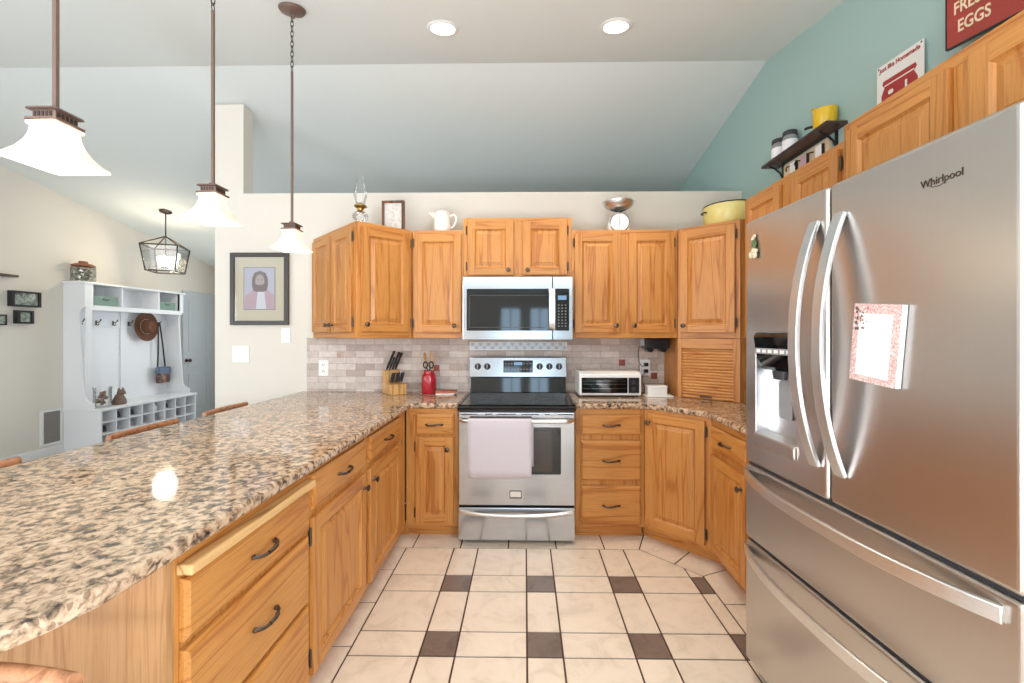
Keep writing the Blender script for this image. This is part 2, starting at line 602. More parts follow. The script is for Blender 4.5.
def lettering(name, body, size, mat, parent, loc, rot, extrude=0.001, sx=1.0, align='CENTER', shear=0.0, bold=0.0):
    cu = bpy.data.curves.new('text', 'FONT')
    cu.body = body
    cu.size = size
    cu.extrude = extrude
    cu.align_x = align
    cu.align_y = 'CENTER'
    cu.shear = shear
    cu.offset = bold
    t = bpy.data.objects.new('text', cu)
    COL.objects.link(t)
    dg = bpy.context.evaluated_depsgraph_get()
    dg.update()
    me = bpy.data.meshes.new_from_object(t.evaluated_get(dg))
    bpy.data.objects.remove(t)
    bpy.data.curves.remove(cu)
    me.name = name
    me.materials.clear()
    me.materials.append(M[mat])
    o = bpy.data.objects.new(name, me)
    COL.objects.link(o)
    o.parent = parent
    o.location = loc
    o.rotation_euler = rot
    o.scale = (sx, 1, 1)
    return o


def cut(o, cutters):
    """carve boxes out of a mesh and keep the carved mesh only"""
    tmp = []
    for (x0, x1, y0, y1, z0, z1) in cutters:
        c = obj('cutter', MB().box(x0, x1, y0, y1, z0, z1), 'black')
        c.matrix_world = o.matrix_world
        m = o.modifiers.new('carve', 'BOOLEAN')
        m.operation = 'DIFFERENCE'
        m.object = c
        m.solver = 'EXACT'
        tmp.append(c)
    par, o.parent = o.parent, None
    dg = bpy.context.evaluated_depsgraph_get()
    dg.update()
    me = bpy.data.meshes.new_from_object(o.evaluated_get(dg))
    o.modifiers.clear()
    old = o.data
    o.data = me
    o.parent = par
    for c in tmp:
        d = c.data
        bpy.data.objects.remove(c)
        bpy.data.meshes.remove(d)
    bpy.data.meshes.remove(old)
    return o


def rrect(x0, x1, z0, z1, r, n=5):
    out = []
    for cx, cz, a in ((x1 - r, z0 + r, -PI / 2), (x1 - r, z1 - r, 0), (x0 + r, z1 - r, PI / 2), (x0 + r, z0 + r, PI)):
        for k in range(n + 1):
            t = a + PI / 2 * k / n
            out.append((cx + r * math.cos(t), cz + r * math.sin(t)))
    return out


def clip_poly(poly, clip):
    """Sutherland-Hodgman; clip convex counter-clockwise"""
    out = poly
    n = len(clip)
    for i in range(n):
        ax, ay = clip[i]
        bx, by = clip[(i + 1) % n]
        inp, out = out, []
        side = lambda p: (bx - ax) * (p[1] - ay) - (by - ay) * (p[0] - ax)
        for k in range(len(inp)):
            p, q = inp[k], inp[(k + 1) % len(inp)]
            sp, sq = side(p), side(q)
            if sp >= 0:
                out.append(p)
            if (sp >= 0) != (sq >= 0):
                t = sp / (sp - sq)
                out.append((p[0] + t * (q[0] - p[0]), p[1] + t * (q[1] - p[1])))
        if len(out) < 3:
            return []
    return out


# ------------------------------------------------------------------ room
XL, XR = -5.37, 1.74
YB, YREAR, YFAR = 3.46, -6.0, 7.6
RIDGE_Y, RIDGE_Z, S_NEAR, S_FAR = 3.1, 3.335, 0.196, 0.19
YFLAT = -1.1


def ceil_z(y):
    if y >= RIDGE_Y:
        return RIDGE_Z - S_FAR * (y - RIDGE_Y)
    return RIDGE_Z - S_NEAR * (RIDGE_Y - max(y, YFLAT))


def build_floor():
    S, B, g = 0.154, 0.308, 0.0044
    X0, Y0 = 0.0105, 2.279
    xl, xr, yt = -0.7595, 1.012, Y0 + S + B
    field = [(xl, YREAR + 4.6), (xr, YREAR + 4.6), (xr, 2.444), (0.729, yt), (xl, yt)]
    mb = MB()
    mb.box(-1.45, XR, YREAR, YB, -0.06, -0.0035, 2)

    def put(poly, mi, zone=None):
        if zone:
            poly = clip_poly(poly, zone)
        if len(poly) < 3:
            return
        area = sum(poly[i][0] * poly[(i + 1) % len(poly)][1] - poly[(i + 1) % len(poly)][0] * poly[i][1] for i in range(len(poly)))
        if abs(area) < 2e-4:
            return
        if area < 0:
            poly = poly[::-1]
        # shrink by the joint: move every edge inward
        n = len(poly)
        lines = []
        for i in range(n):
            (ax, ay), (bx, by) = poly[i], poly[(i + 1) % n]
            L = math.hypot(bx - ax, by - ay)
            if L < 1e-4:
                continue
            nx, ny = -(by - ay) / L, (bx - ax) / L
            lines.append((ax + nx * g, ay + ny * g, (bx - ax) / L, (by - ay) / L))
        pts = []
        for i in range(len(lines)):
            x1, y1, dx1, dy1 = lines[i - 1]
            x2, y2, dx2, dy2 = lines[i]
            d = dx1 * dy2 - dy1 * dx2
            if abs(d) < 1e-6:
                pts.append((x2, y2))
                continue
            t = ((x2 - x1) * dy2 - (y2 - y1) * dx2) / d
            pts.append((x1 + dx1 * t, y1 + dy1 * t))
        mb.prism(pts, -0.004, 0.0, 'z', mi)

    # field: big and small squares alternate in both directions
    for i in range(-5, 8):
        for j in range(-10, 3):
            for sx in (0, 1):
                for sy in (0, 1):
                    xa = X0 + i * (S + B) + (S if sx else 0)
                    ya = Y0 + j * (S + B) + (S if sy else 0)
                    w, h = (B if sx else S), (B if sy else S)
                    put([(xa, ya), (xa + w, ya), (xa + w, ya + h), (xa, ya + h)], 1 if not sx and not sy else 0, field)
    # border rows
    for k in range(-14, 4):
        ya = 2.486 + k * 0.308
        if ya > yt - 0.02:
            continue
        put([(-1.07, ya), (xl, ya), (xl, min(ya + 0.308, yt)), (-1.07, min(ya + 0.308, yt))], 0)
    for k in range(-3, 4):
        xa = -0.105 + k * 0.308
        xb = min(xa + 0.308, 0.729)
        if xb - xa > 0.03:
            put([(xa, yt), (xb, yt), (xb + (0.13 if xb == 0.729 else 0), yt + 0.308), (xa, yt + 0.308)], 0)
    # diagonal border along the corner cabinet
    ax, ay, bx, by = 0.729, yt, xr, 2.444
    mx_, my_ = ax * 0.42 + bx * 0.58, ay * 0.42 + by * 0.58
    o = 0.15
    put([(ax, ay), (mx_, my_), (mx_ + o, my_ + o), (ax + 0.13, ay + 0.308)], 0)
    put([(mx_, my_), (bx, by), (bx + 0.3, by + 0.13), (mx_ + o, my_ + o)], 0)
    ye = by
    put([(xr, by), (xr, 2.19), (xr + 0.30, 2.19), (xr + 0.30, by + 0.13)], 0)
    for k in range(12):
        ya = 2.19 - (k + 1) * 0.308
        put([(xr, ya), (xr + 0.30, ya), (xr + 0.30, ya + 0.308), (xr, ya + 0.308)], 0)
    struct('floor', mb, ['tile_cream', 'tile_dark', 'grout'])
    struct('floor_hall', MB().box(XL, -1.4505, YREAR, YFAR, -0.06, 0.0).box(-1.4505, XR, YB + 0.121, YFAR, -0.06, 0.0), 'hall_floor')


build_floor()


def ceiling_prof(y0, y1, dz):
    ys = [y0] + [y for y in (YFLAT, RIDGE_Y) if y0 < y < y1] + [y1]
    return [(y, ceil_z(y) + dz) for y in ys]


# ceiling: flat, then rising to a ridge over the range and falling beyond it
lo = ceiling_prof(YREAR - 0.1, YFAR + 0.1, 0)
hi = [(y, z + 0.12) for y, z in lo][::-1]
struct('ceiling', MB().prism(lo + hi, XL - 0.1, XR + 0.12, 'x'), 'ceiling')


def gable(y0, y1, z0=0.0):
    return [(y0, z0), (y1, z0)] + ceiling_prof(y0, y1, 0.01)[::-1]


wr_ = MB()
wr_.prism(gable(YREAR, -2.95), XR, XR + 0.12, 'x')
wr_.prism(gable(-2.95, -0.55, 2.15), XR, XR + 0.12, 'x')
wr_.box(XR, XR + 0.12, -2.95, -0.55, 0, 0.85)
wr_.prism(gable(-0.55, YFAR), XR, XR + 0.12, 'x')
struct('wall_right', wr_, 'teal')
sf = MB()
for y in (-2.95, -1.78, -0.61):
    sf.box(XR + 0.03, XR + 0.08, y, y + 0.06, 0.85, 2.15)
sf.box(XR + 0.03, XR + 0.08, -2.95, -0.55, 2.09, 2.15)
sf.box(XR + 0.03, XR + 0.08, -2.95, -0.55, 0.85, 0.91)
struct('window_4', sf, 'trim_white')  # added unseen window, its opening made for the side fill
wl = MB()
wl.prism(gable(YREAR, -0.9), XL - 0.12, XL, 'x')
wl.prism(gable(-0.9, 0.5, 2.15), XL - 0.12, XL, 'x')
wl.box(XL - 0.12, XL, -0.9, 0.5, 0, 0.9)
wl.prism(gable(0.5, YFAR), XL - 0.12, XL, 'x')
struct('wall_left', wl, 'wall_left')
pf = MB()
for y in (-0.9, -0.23, 0.44):
    pf.box(XL - 0.08, XL - 0.03, y, y + 0.06, 0.9, 2.15)
pf.box(XL - 0.08, XL - 0.03, -0.9, 0.5, 2.09, 2.15)
pf.box(XL - 0.08, XL - 0.03, -0.9, 0.5, 0.9, 0.96)
struct('window_1', pf, 'trim_white')
# rear wall with two windows that the black glass of the range mirrors
wr = MB()
OPEN = [(-0.70, -0.08, 0.9, 2.15), (0.12, 0.74, 0.9, 2.15)]
xs = XL
for x0, x1, z0, z1 in OPEN:
    wr.box(xs, x0, YREAR - 0.12, YREAR, 0, 2.53)
    if z0 > 0:
        wr.box(x0, x1, YREAR - 0.12, YREAR, 0, z0)
    wr.box(x0, x1, YREAR - 0.12, YREAR, z1, 2.53)
    xs = x1
wr.box(xs, XR, YREAR - 0.12, YREAR, 0, 2.53)
struct('wall_rear', wr, 'wall_cream')
for k, (x0, x1, z0, z1) in enumerate(OPEN):
    fr = MB()
    for a, b, c, d in ((x0, x0 + 0.05, z0, z1), (x1 - 0.05, x1, z0, z1), (x0, x1, z1 - 0.05, z1), (x0, x1, z0, z0 + 0.05), ((x0 + x1) / 2 - 0.015, (x0 + x1) / 2 + 0.015, z0, z1)):
        fr.box(a, b, YREAR - 0.09, YREAR - 0.03, c, d)
    struct('window_%d' % (k + 2), fr, 'trim_white')
struct('wall_far', MB().box(XL, XR, YFAR, YFAR + 0.12, 0, ceil_z(YFAR) + 0.02), 'wall_left')
# kitchen back wall: plant-ledge height, with a post at its left end that reaches the ceiling
struct('wall_back', MB().prism([(-2.53, 0), (XR, 0), (XR, 2.52), (-2.295, 2.52), (-2.295, ceil_z(YB + .12) + 0.004), (-2.53, ceil_z(YB + .12) + 0.004)], YB, YB + 0.12, 'y'), 'wall_cream')

bs = struct('backsplash', MB().box(-1.767, 1.118, YB - 0.012, YB - 0.0005, 0.60, 1.344), 'backsplash')
for x, z, mt in ((-1.493, 1.203, 'accent_pale'), (-0.712, 1.099, 'accent'), (-1.134, 1.001, 'accent_pale'), (0.781, 1.144, 'accent'), (1.037, 1.039, 'accent')):
    h = 0.025
    obj('accent_tile', MB().box(x - h, x + h, YB - 0.0165, YB - 0.0115, z - h, z + h), mt, bs, bevel=0.003)
ms = MB()
ms.box(-0.441, 0.341, YB - 0.0155, YB - 0.0115, 1.245, 1.309, 0)
for i in range(24):
    for j in range(2):
        w = 0.772 / 24
        x = -0.436 + i * w
        z = 1.250 + j * 0.027
        ms.box(x + 0.0015, x + w - 0.0015, YB - 0.018, YB - 0.0155, z + 0.001, z + 0.026, 1 + (i + j) % 2)
mo = obj('mosaic_strip', ms, ['plate_white', 'mosaic_a', 'mosaic_b'], bs)
mo['label'] = 'checkered strip of pale glass mosaic above the range'

bb = MB()
bb.box(XL, XL + 0.016, 2.0, 4.92, 0, 0.10)
struct('baseboard_left', bb, 'trim_white', bevel=0.004)

# front door of the hall in the left wall
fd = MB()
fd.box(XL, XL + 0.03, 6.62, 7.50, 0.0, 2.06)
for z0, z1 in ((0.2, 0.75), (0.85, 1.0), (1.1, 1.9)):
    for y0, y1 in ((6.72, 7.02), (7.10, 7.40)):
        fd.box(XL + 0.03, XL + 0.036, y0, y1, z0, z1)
d1 = struct('door_1', fd, 'door_dim', bevel=0.004)
mt = Matrix.Translation((XL + 0.03, 6.68, 0.96)) @ Matrix.Rotation(R(90), 4, 'Y')
obj('door_knob', MB().lathe([(0.0, 0), (0.028, 0.002), (0.028, 0.008), (0.012, 0.012), (0.012, 0.04), (0.027, 0.05), (0.03, 0.062), (0.02, 0.075), (0, 0.078)], 16, mat=mt), 'bronze_d', d1, smooth=40)



# ------------------------------------------------------------------ cabinet hardware and fronts
def knob_mesh(mb=None):
    mb = mb or MB()
    mt = Matrix.Rotation(R(90), 4, 'X')
    return mb.lathe([(0, 0), (0.010, 0.0), (0.008, 0.006), (0.006, 0.014), (0.010, 0.019), (0.0155, 0.022), (0.0160, 0.026), (0.012, 0.030), (0, 0.0315)], 14, mat=mt)


def pull_mesh():
    mb = MB()
    pts = []
    for k in range(13):
        t = -1 + 2 * k / 12
        pts.append((0.052 * t, -0.008 - 0.022 * (1 - t * t) ** 0.7, 0.004 * math.sin(t * PI)))
    mb.tube(pts, [0.0042 + 0.002 * abs(t / 6 - 1) for t in range(13)], 8)
    for s in (-1, 1):
        mb.ball((0.052 * s, -0.006, 0), 0.0085, (1.2, 0.8, 0.8))
    mb.tube([(-0.02, -0.030, -0.0015), (0, -0.032, 0), (0.02, -0.030, 0.0015)], 0.0062, 8)
    return mb


def hinge_mesh():
    mb = MB()
    mb.tube([(0, -0.004, -0.026), (0, -0.004, 0.026)], 0.0050, 8)
    mb.ball((0, -0.004, 0.029), 0.0052)
    mb.ball((0, -0.004, -0.029), 0.0052)
    mb.box(-0.006, 0.006, -0.002, 0.0, -0.024, 0.024)
    return mb


PROTO = {}


def hardware(kind, parent, loc):
    """one knob, pull or hinge; repeats share mesh data"""
    if kind not in PROTO:
        o = obj({'knob': 'knob', 'pull': 'drawer_pull', 'hinge': 'hinge'}[kind], {'knob': knob_mesh, 'pull': pull_mesh, 'hinge': hinge_mesh}[kind](), 'pewter', parent, smooth=45, loc=loc)
        PROTO[kind] = o.data
        return o
    o = bpy.data.objects.new({'knob': 'knob', 'pull': 'drawer_pull', 'hinge': 'hinge'}[kind], PROTO[kind])
    COL.objects.link(o)
    o.parent = parent
    o.location = loc
    return o


TH = 0.020


def door_mesh(x0, x1, z0, z1, sw=0.056):
    mb = MB()
    yf, yb = -TH, -0.0012
    mb.box(x0, x0 + sw, yf, yb, z0, z1, 0)
    mb.box(x1 - sw, x1, yf, yb, z0, z1, 0)
    mb.box(x0 + sw, x1 - sw, yf, yb, z0, z0 + sw, 1)
    mb.box(x0 + sw, x1 - sw, yf, yb, z1 - sw, z1, 1)
    a, b, c, d = x0 + sw, x1 - sw, z0 + sw, z1 - sw
    # sloped inner lip of the frame, groove, then the raised field
    rings = [(0.0, yf + 0.0), (0.007, yf + 0.008), (0.010, yf + 0.011), (0.034, yf + 0.0035), (0.037, yf + 0.0015)]
    vs = []
    for i, y in rings:
        vs.append([mb.bm.verts.new(q) for q in ((a + i, y, c + i), (b - i, y, c + i), (b - i, y, d - i), (a + i, y, d - i))])
    for p, q in zip(vs, vs[1:]):
        for k in range(4):
            mb.bm.faces.new([p[k], p[(k + 1) % 4], q[(k + 1) % 4], q[k]]).material_index = 0
    mb.bm.faces.new(vs[-1]).material_index = 0
    return mb


def drawer_mesh(x0, x1, z0, z1):
    mb = MB()
    yf, yb, e = -TH, -0.0012, 0.012
    v0 = [mb.bm.verts.new(q) for q in ((x0, yb, z0), (x1, yb, z0), (x1, yb, z1), (x0, yb, z1))]
    v1 = [mb.bm.verts.new(q) for q in ((x0, yf + 0.008, z0), (x1, yf + 0.008, z0), (x1, yf + 0.008, z1), (x0, yf + 0.008, z1))]
    v2 = [mb.bm.verts.new(q) for q in ((x0 + e * .6, yf + 0.003, z0 + e * .6), (x1 - e * .6, yf + 0.003, z0 + e * .6), (x1 - e * .6, yf + 0.003, z1 - e * .6), (x0 + e * .6, yf + 0.003, z1 - e * .6))]
    v3 = [mb.bm.verts.new(q) for q in ((x0 + e, yf, z0 + e), (x1 - e, yf, z0 + e), (x1 - e, yf, z1 - e), (x0 + e, yf, z1 - e))]
    mb.bm.faces.new(v0)
    for p, q in ((v0, v1), (v1, v2), (v2, v3)):
        for k in range(4):
            mb.bm.faces.new([p[k], p[(k + 1) % 4], q[(k + 1) % 4], q[k]])
    mb.bm.faces.new(v3)
    return mb


def fronts(root, items):
    """items: ('door', x0, x1, z0, z1, knob_x, knob_z, hinge_x) or ('drawer', x0, x1, z0, z1)"""
    for it in items:
        if it[0] == 'door':
            _, x0, x1, z0, z1, kx, kz, hx = it
            d = obj('door', door_mesh(x0, x1, z0, z1), ['oak_v', 'oak_h'], root, bevel=0.0016)
            if kx is not None:
                hardware('knob', d, (kx, -TH, kz))
            if hx is not None:
                s = 1 if hx > (x0 + x1) / 2 else -1
                for zz in (z0 + 0.065, z1 - 0.065):
                    hardware('hinge', d, (hx + s * 0.007, -0.006, zz))
        else:
            _, x0, x1, z0, z1 = it[:5]
            d = obj('drawer', drawer_mesh(x0, x1, z0, z1), 'oak_h', root)
            px = it[5] if len(it) > 5 else (x0 + x1) / 2
            if px is not None:
                hardware('pull', d, (px, -TH, (z0 + z1) / 2))


def cabinet(name, label, cat, x, y, rz, w, z0, z1, depth, items, toe=False, poly=None, group=None, rail=0.04, stile=0.03, toe_left=0, toe_right=0):
    """root at the left front foot of the face; local -y looks into the room. poly: body outline in world coordinates"""
    root = thing(name, label, cat, (x, y, 0), rz, group)
    mb = MB()
    inv = Matrix.Translation((x, y, 0)) @ Matrix.Rotation(rz, 4, 'Z')
    inv.invert()
    zb = z0 + (0.085 if toe else 0)
    if poly:
        pl = [tuple((inv @ Vector((a, b, 0)))[:2]) for a, b in poly]
        mb.prism(pl, zb, z1, 'z')
    else:
        mb.box(0.0005, w - 0.0005, 0.019, depth, zb, z1)
    obj('cabinet_body', mb, 'oak_v', root)
    ff = MB()
    ff.box(0, stile, 0, 0.0188, zb, z1, 0)
    ff.box(w - stile, w, 0, 0.0188, zb, z1, 0)
    ff.box(stile, w - stile, 0, 0.0188, z1 - rail, z1, 1)
    ff.box(stile, w - stile, 0, 0.0188, zb, zb + rail, 1)
    ff.box(stile, w - stile, 0.0002, 0.0188, zb + rail, z1 - rail, 0)
    obj('face_frame', ff, ['oak_v', 'oak_h'], root, bevel=0.001)
    if toe:
        tk = MB()
        if poly:
            c = Vector((sum(p[0] for p in pl) / len(pl), sum(p[1] for p in pl) / len(pl), 0))
            q = [(p[0] * 0.98 + c.x * 0.02, max(p[1], 0.062)) for p in pl]
            q = clip_poly(pl if sum(pl[i][0] * pl[(i + 1) % len(pl)][1] - pl[(i + 1) % len(pl)][0] * pl[i][1] for i in range(len(pl))) > 0 else pl[::-1],
                          [(-5, 0.062), (5, 0.062), (5, 5), (-5, 5)])
            tk.prism(q, z0 + 0.001, zb - 0.001, 'z')
        else:
            tk.box(0.0, w, 0.062, depth, z0 + 0.001, zb - 0.001)
        obj('toe_kick', tk, 'oak_h', root)
        if toe_right:
            obj('toe_kick', MB().box(w + 0.0005, w + toe_right, 0.062, 0.08, z0 + 0.001, zb - 0.001), 'oak_h', root)
    if toe_left:
            obj('toe_kick', MB().box(-toe_left, -0.0005, 0.062, 0.08, z0 + 0.001, zb - 0.001), 'oak_h', root)
    fronts(root, items)
    return root


# ------------------------------------------------------------------ upper cabinets
UY = 3.15
Z0, Z1, Z2 = 1.344, 2.137, 2.228
YW = YB - 0.002
G_UP = 'oak wall cabinets'
# angled end unit by the picture: two faces at forty-five degrees
A, Bp, C = (-1.705, 3.43), (-1.135, 2.868), (-0.832, 3.15)


def face_dir(p, q):
    return math.atan2(q[1] - p[1], q[0] - p[0]), math.hypot(q[0] - p[0], q[1] - p[1])


rzL, wL = face_dir(A, Bp)
rzR, wR = face_dir(Bp, C)
angled = cabinet('wall_cabinet', 'angled oak wall cabinet with doors on two faces, oil lamp on its top', 'cabinet',
                 A[0], A[1], rzL, wL - 0.001, Z0, Z1, 0.3,
                 [('door', 0.025, wL / 2 - 0.01, Z0 + 0.045, Z1 - 0.035, wL / 2 - 0.045, Z0 + 0.095, 0.025),
                  ('door', wL / 2 + 0.01, wL - 0.045, Z0 + 0.045, Z1 - 0.035, wL / 2 + 0.045, Z0 + 0.095, wL - 0.045)],
                 poly=[(A[0] + 0.014, A[1] + 0.0135), (Bp[0] + 0.001, Bp[1] + 0.028), (C[0] - 0.014, C[1] + 0.014), (C[0] - 0.002, YW), (A[0] + 0.02, YW)], group=G_UP)
# second face of the same unit
inv = (Matrix.Translation((A[0], A[1], 0)) @ Matrix.Rotation(rzL, 4, 'Z')).inverted()
turned = inv @ (Matrix.Translation((Bp[0], Bp[1], 0)) @ Matrix.Rotation(rzR, 4, 'Z'))
ff = MB()
ff.box(0.0005, 0.028, 0, 0.0188, Z0, Z1, 0)
ff.box(wR - 0.02, wR - 0.002, 0, 0.0188, Z0, Z1, 0)
ff.box(0.028, wR - 0.02, 0, 0.0188, Z1 - 0.04, Z1, 1)
ff.box(0.028, wR - 0.02, 0, 0.0188, Z0, Z0 + 0.04, 1)
ff.box(0.028, wR - 0.02, 0.0002, 0.0188, Z0 + 0.04, Z1 - 0.04, 0)
obj('face_frame', ff, ['oak_v', 'oak_h'], angled, bevel=0.001).matrix_local = turned
d = obj('door', door_mesh(0.030, wR - 0.024, Z0 + 0.045, Z1 - 0.035), ['oak_v', 'oak_h'], angled, bevel=0.0016)
d.matrix_local = turned
hardware('knob', d, (0.062, -TH, Z0 + 0.095))
for zz in (Z0 + 0.11, Z1 - 0.10):
    hardware('hinge', d, (wR - 0.017, -0.006, zz))

cabinet('wall_cabinet', 'narrow single-door oak wall cabinet left of the microwave, white pitcher on it', 'cabinet',
        -0.828, UY, 0, 0.374, Z0, Z1, YW - UY, [('door', 0.019, 0.362, Z0 + 0.04, Z1 - 0.03, 0.315, Z0 + 0.09, 0.019)], group=G_UP)
cabinet('wall_cabinet', 'short two-door oak wall cabinet directly above the microwave', 'cabinet',
        -0.4525, UY, 0, 0.797, 1.7785, Z2, YW - UY,
        [('door', 0.033, 0.370, 1.804, Z2 - 0.03, 0.335, 1.840, 0.033), ('door', 0.440, 0.762, 1.804, Z2 - 0.03, 0.475, 1.840, 0.762)], group=G_UP, rail=0.03)
cabinet('wall_cabinet', 'tall two-door oak wall cabinet right of the microwave, kitchen scale on it', 'cabinet',
        0.346, UY, 0, 0.768, Z0, Z1, YW - UY,
        [('door', 0.021, 0.353, Z0 + 0.04, Z1 - 0.03, 0.318, Z0 + 0.09, 0.021), ('door', 0.414, 0.742, Z0 + 0.04, Z1 - 0.03, 0.449, Z0 + 0.09, 0.742)], group=G_UP)
D1, D2 = (1.118, 3.15), (1.432, 2.866)
rzD, wD = face_dir(D1, D2)
XRW = XR - 0.002
corner_poly = [(D1[0] + 0.0135, D1[1] + 0.014), (D2[0] + 0.0135, D2[1] + 0.014), (XRW, D2[1] + 0.014), (XRW, YW), (D1[0] + 0.001, YW)]
cabinet('wall_cabinet', 'oak corner wall cabinet set at an angle under the pale yellow pot', 'cabinet',
        D1[0], D1[1], rzD, wD, Z0, Z1, 0.3, [('door', 0.022, wD - 0.03, Z0 + 0.04, Z1 - 0.03, 0.055, Z0 + 0.09, wD - 0.03)], poly=corner_poly, group=G_UP)
# roll-front garage below the corner unit
gar = thing('appliance_garage', 'oak corner appliance garage with a slatted roll-up front on the counter', 'appliance garage', (D1[0], D1[1], 0), rzD)
inv = (Matrix.Translation((D1[0], D1[1], 0)) @ Matrix.Rotation(rzD, 4, 'Z')).inverted()
pl = [tuple((inv @ Vector((a, b, 0)))[:2]) for a, b in corner_poly]
GZ0, GZ1 = 0.9135, 1.3425
obj('garage_body', MB().prism(pl, GZ0, GZ1, 'z'), 'oak_v', gar)
fr = MB()
fr.box(0, 0.03, 0, 0.0188, GZ0, GZ1, 0)
fr.box(wD - 0.045, wD, 0, 0.0188, GZ0, GZ1, 0)
fr.box(0.03, wD - 0.045, 0, 0.0188, GZ1 - 0.072, GZ1, 1)
obj('garage_frame', fr, ['oak_v', 'oak_h'], gar, bevel=0.0015)
tb = MB()
n = 17
hgt = (GZ1 - 0.073 - GZ0 - 0.002) / n
prof = [(0.0185, GZ0 + 0.001)]
for k in range(n):
    for a in range(5):
        t = a / 4
        prof.append((0.012 - 0.005 * math.sin(PI * t), GZ0 + 0.001 + hgt * (k + t)))
prof.append((0.0185, GZ0 + 0.001 + hgt * n))
tb.prism(prof, 0.031, wD - 0.046, 'x')
tam = obj('tambour_door', tb, 'oak_h', gar, smooth=50)
obj('finger_pull', MB().tube([(0.16, 0.004, GZ0 + 0.02), (0.185, -0.003, GZ0 + 0.02), (0.215, -0.003, GZ0 + 0.02), (0.24, 0.004, GZ0 + 0.02)], 0.006, 8), 'pewter', tam, smooth=40)

# right wall: two-door unit past the fridge, then the deep unit above the fridge
cabinet('wall_cabinet', 'oak two-door wall cabinet on the teal wall beneath the dark shelf', 'cabinet',
        1.405, 2.752, R(-90), 0.95, 1.345, 2.222, XRW - 1.405,
        [('door', 0.045, 0.395, 1.39, 2.192, 0.36, 1.43, 0.045), ('door', 0.502, 0.832, 1.39, 2.192, 0.535, 1.43, 0.832)], group=G_UP)
cabinet('wall_cabinet', 'deep oak wall cabinet directly over the refrigerator under the two red signs', 'cabinet',
        1.30, 1.765, R(-90), 0.99, 1.86, 2.216, XRW - 1.30,
        [('door', 0.038, 0.447, 1.885, 2.178, 0.41, 1.92, 0.038), ('door', 0.507, 0.93, 1.885, 2.178, 0.54, 1.92, 0.93)], group=G_UP)

# ------------------------------------------------------------------ base cabinets
CT, CB = 0.912, 0.875     # counter top and underside
G_LO = 'oak base cabinets'
FX = -0.797               # face of the peninsula units
BZ = CB - 0.001
pen = cabinet('base_cabinet', 'oak three-drawer base cabinet with a pull-out cutting board, at the open end of the peninsula', 'cabinet',
              FX, 0.962, R(90), 0.593, 0, BZ, 0.61,
              [('drawer', 0.012, 0.578, 0.660, 0.806, 0.300), ('drawer', 0.012, 0.578, 0.402, 0.640, 0.306), ('drawer', 0.012, 0.578, 0.108, 0.386, 0.303)], toe=True, group=G_LO)
cbd = obj('cutting_board', MB().box(0.002, 0.582, -0.040, -0.001, 0.818, 0.843), 'board', pen, bevel=0.004)
cbd['label'] = 'pale pull-out cutting board edge'
cabinet('base_cabinet', 'peninsula oak base cabinet with one drawer over one door, beside the drawer stack', 'cabinet',
        FX, 1.557, R(90), 0.546, 0, BZ, 0.61,
        [('drawer', 0.012, 0.530, 0.722, 0.852), ('door', 0.012, 0.530, 0.112, 0.690, 0.500, 0.628, 0.012)], toe=True, group=G_LO)
cabinet('base_cabinet', 'peninsula oak base cabinet nearest the corner, pull close to the knife block', 'cabinet',
        FX, 2.105, R(90), 0.735, 0, BZ, 0.61,
        [('drawer', 0.045, 0.575, 0.722, 0.852), ('door', 0.045, 0.575, 0.112, 0.690, 0.080, 0.628, 0.575)], toe=True, toe_right=0.085, group=G_LO)
obj_ = obj('peninsula_end_panel', MB().box(-1.62, FX + 0.0, 0.940, 0.960, 0.001, BZ), 'veneer')
tag(obj_, 'pale oak veneer panel closing the end of the peninsula', 'panel')
obj_ = obj('peninsula_back_panel', MB().box(-1.432, -1.412, 0.9615, YW - 0.012, 0.001, BZ), 'veneer')
tag(obj_, 'pale oak panel behind the bar stools under the overhang', 'panel')
BY = 2.865
cabinet('base_cabinet', 'narrow oak base cabinet between the peninsula and the range, one drawer over one door', 'cabinet',
        -0.796, BY, 0, 0.353, 0, BZ, YB - 0.013 - BY,
        [('drawer', 0.068, 0.322, 0.700, 0.839), ('door', 0.068, 0.322, 0.112, 0.684, 0.282, 0.607, 0.068)], toe=True, toe_left=0.06, group=G_LO)
cabinet('base_cabinet', 'oak three-drawer base cabinet right of the range under the toaster oven', 'cabinet',
        0.338, BY, 0, 0.458, 0, BZ, YB - 0.013 - BY,
        [('drawer', 0.037, 0.434, 0.703, 0.836), ('drawer', 0.037, 0.434, 0.401, 0.666), ('drawer', 0.037, 0.434, 0.108, 0.367)], toe=True, group=G_LO)
E1, E2 = (0.798, 2.865), (1.108, 2.555)
rzE, wE = face_dir(E1, E2)
cabinet('base_cabinet', 'angled oak corner base cabinet with one full-height door', 'cabinet',
        E1[0], E1[1], rzE, wE, 0, BZ, 0.5, [('door', 0.016, wE - 0.035, 0.112, 0.852, 0.043, 0.795, wE - 0.035)], toe=True,
        poly=[(E1[0] + 0.0135, E1[1] + 0.0135), (E2[0] + 0.0135, E2[1] + 0.0135), (XRW, E2[1] + 0.0135), (XRW, YB - 0.013), (E1[0] + 0.0008, YB - 0.013)], group=G_LO)
cabinet('base_cabinet', 'oak base cabinet between the corner unit and the refrigerator', 'cabinet',
        1.108, 2.553, R(-90), 0.72, 0, BZ, XRW - 1.108,
        [('drawer', 0.022, 0.418, 0.703, 0.836), ('door', 0.022, 0.418, 0.108, 0.667, 0.385, 0.59, None)], toe=True, group=G_LO)


# ------------------------------------------------------------------ counters
def arc(cx, cy, r, a0, a1, n=10):
    return [(cx + r * math.cos(R(a0 + (a1 - a0) * k / n)), cy + r * math.sin(R(a0 + (a1 - a0) * k / n))) for k in range(n + 1)]


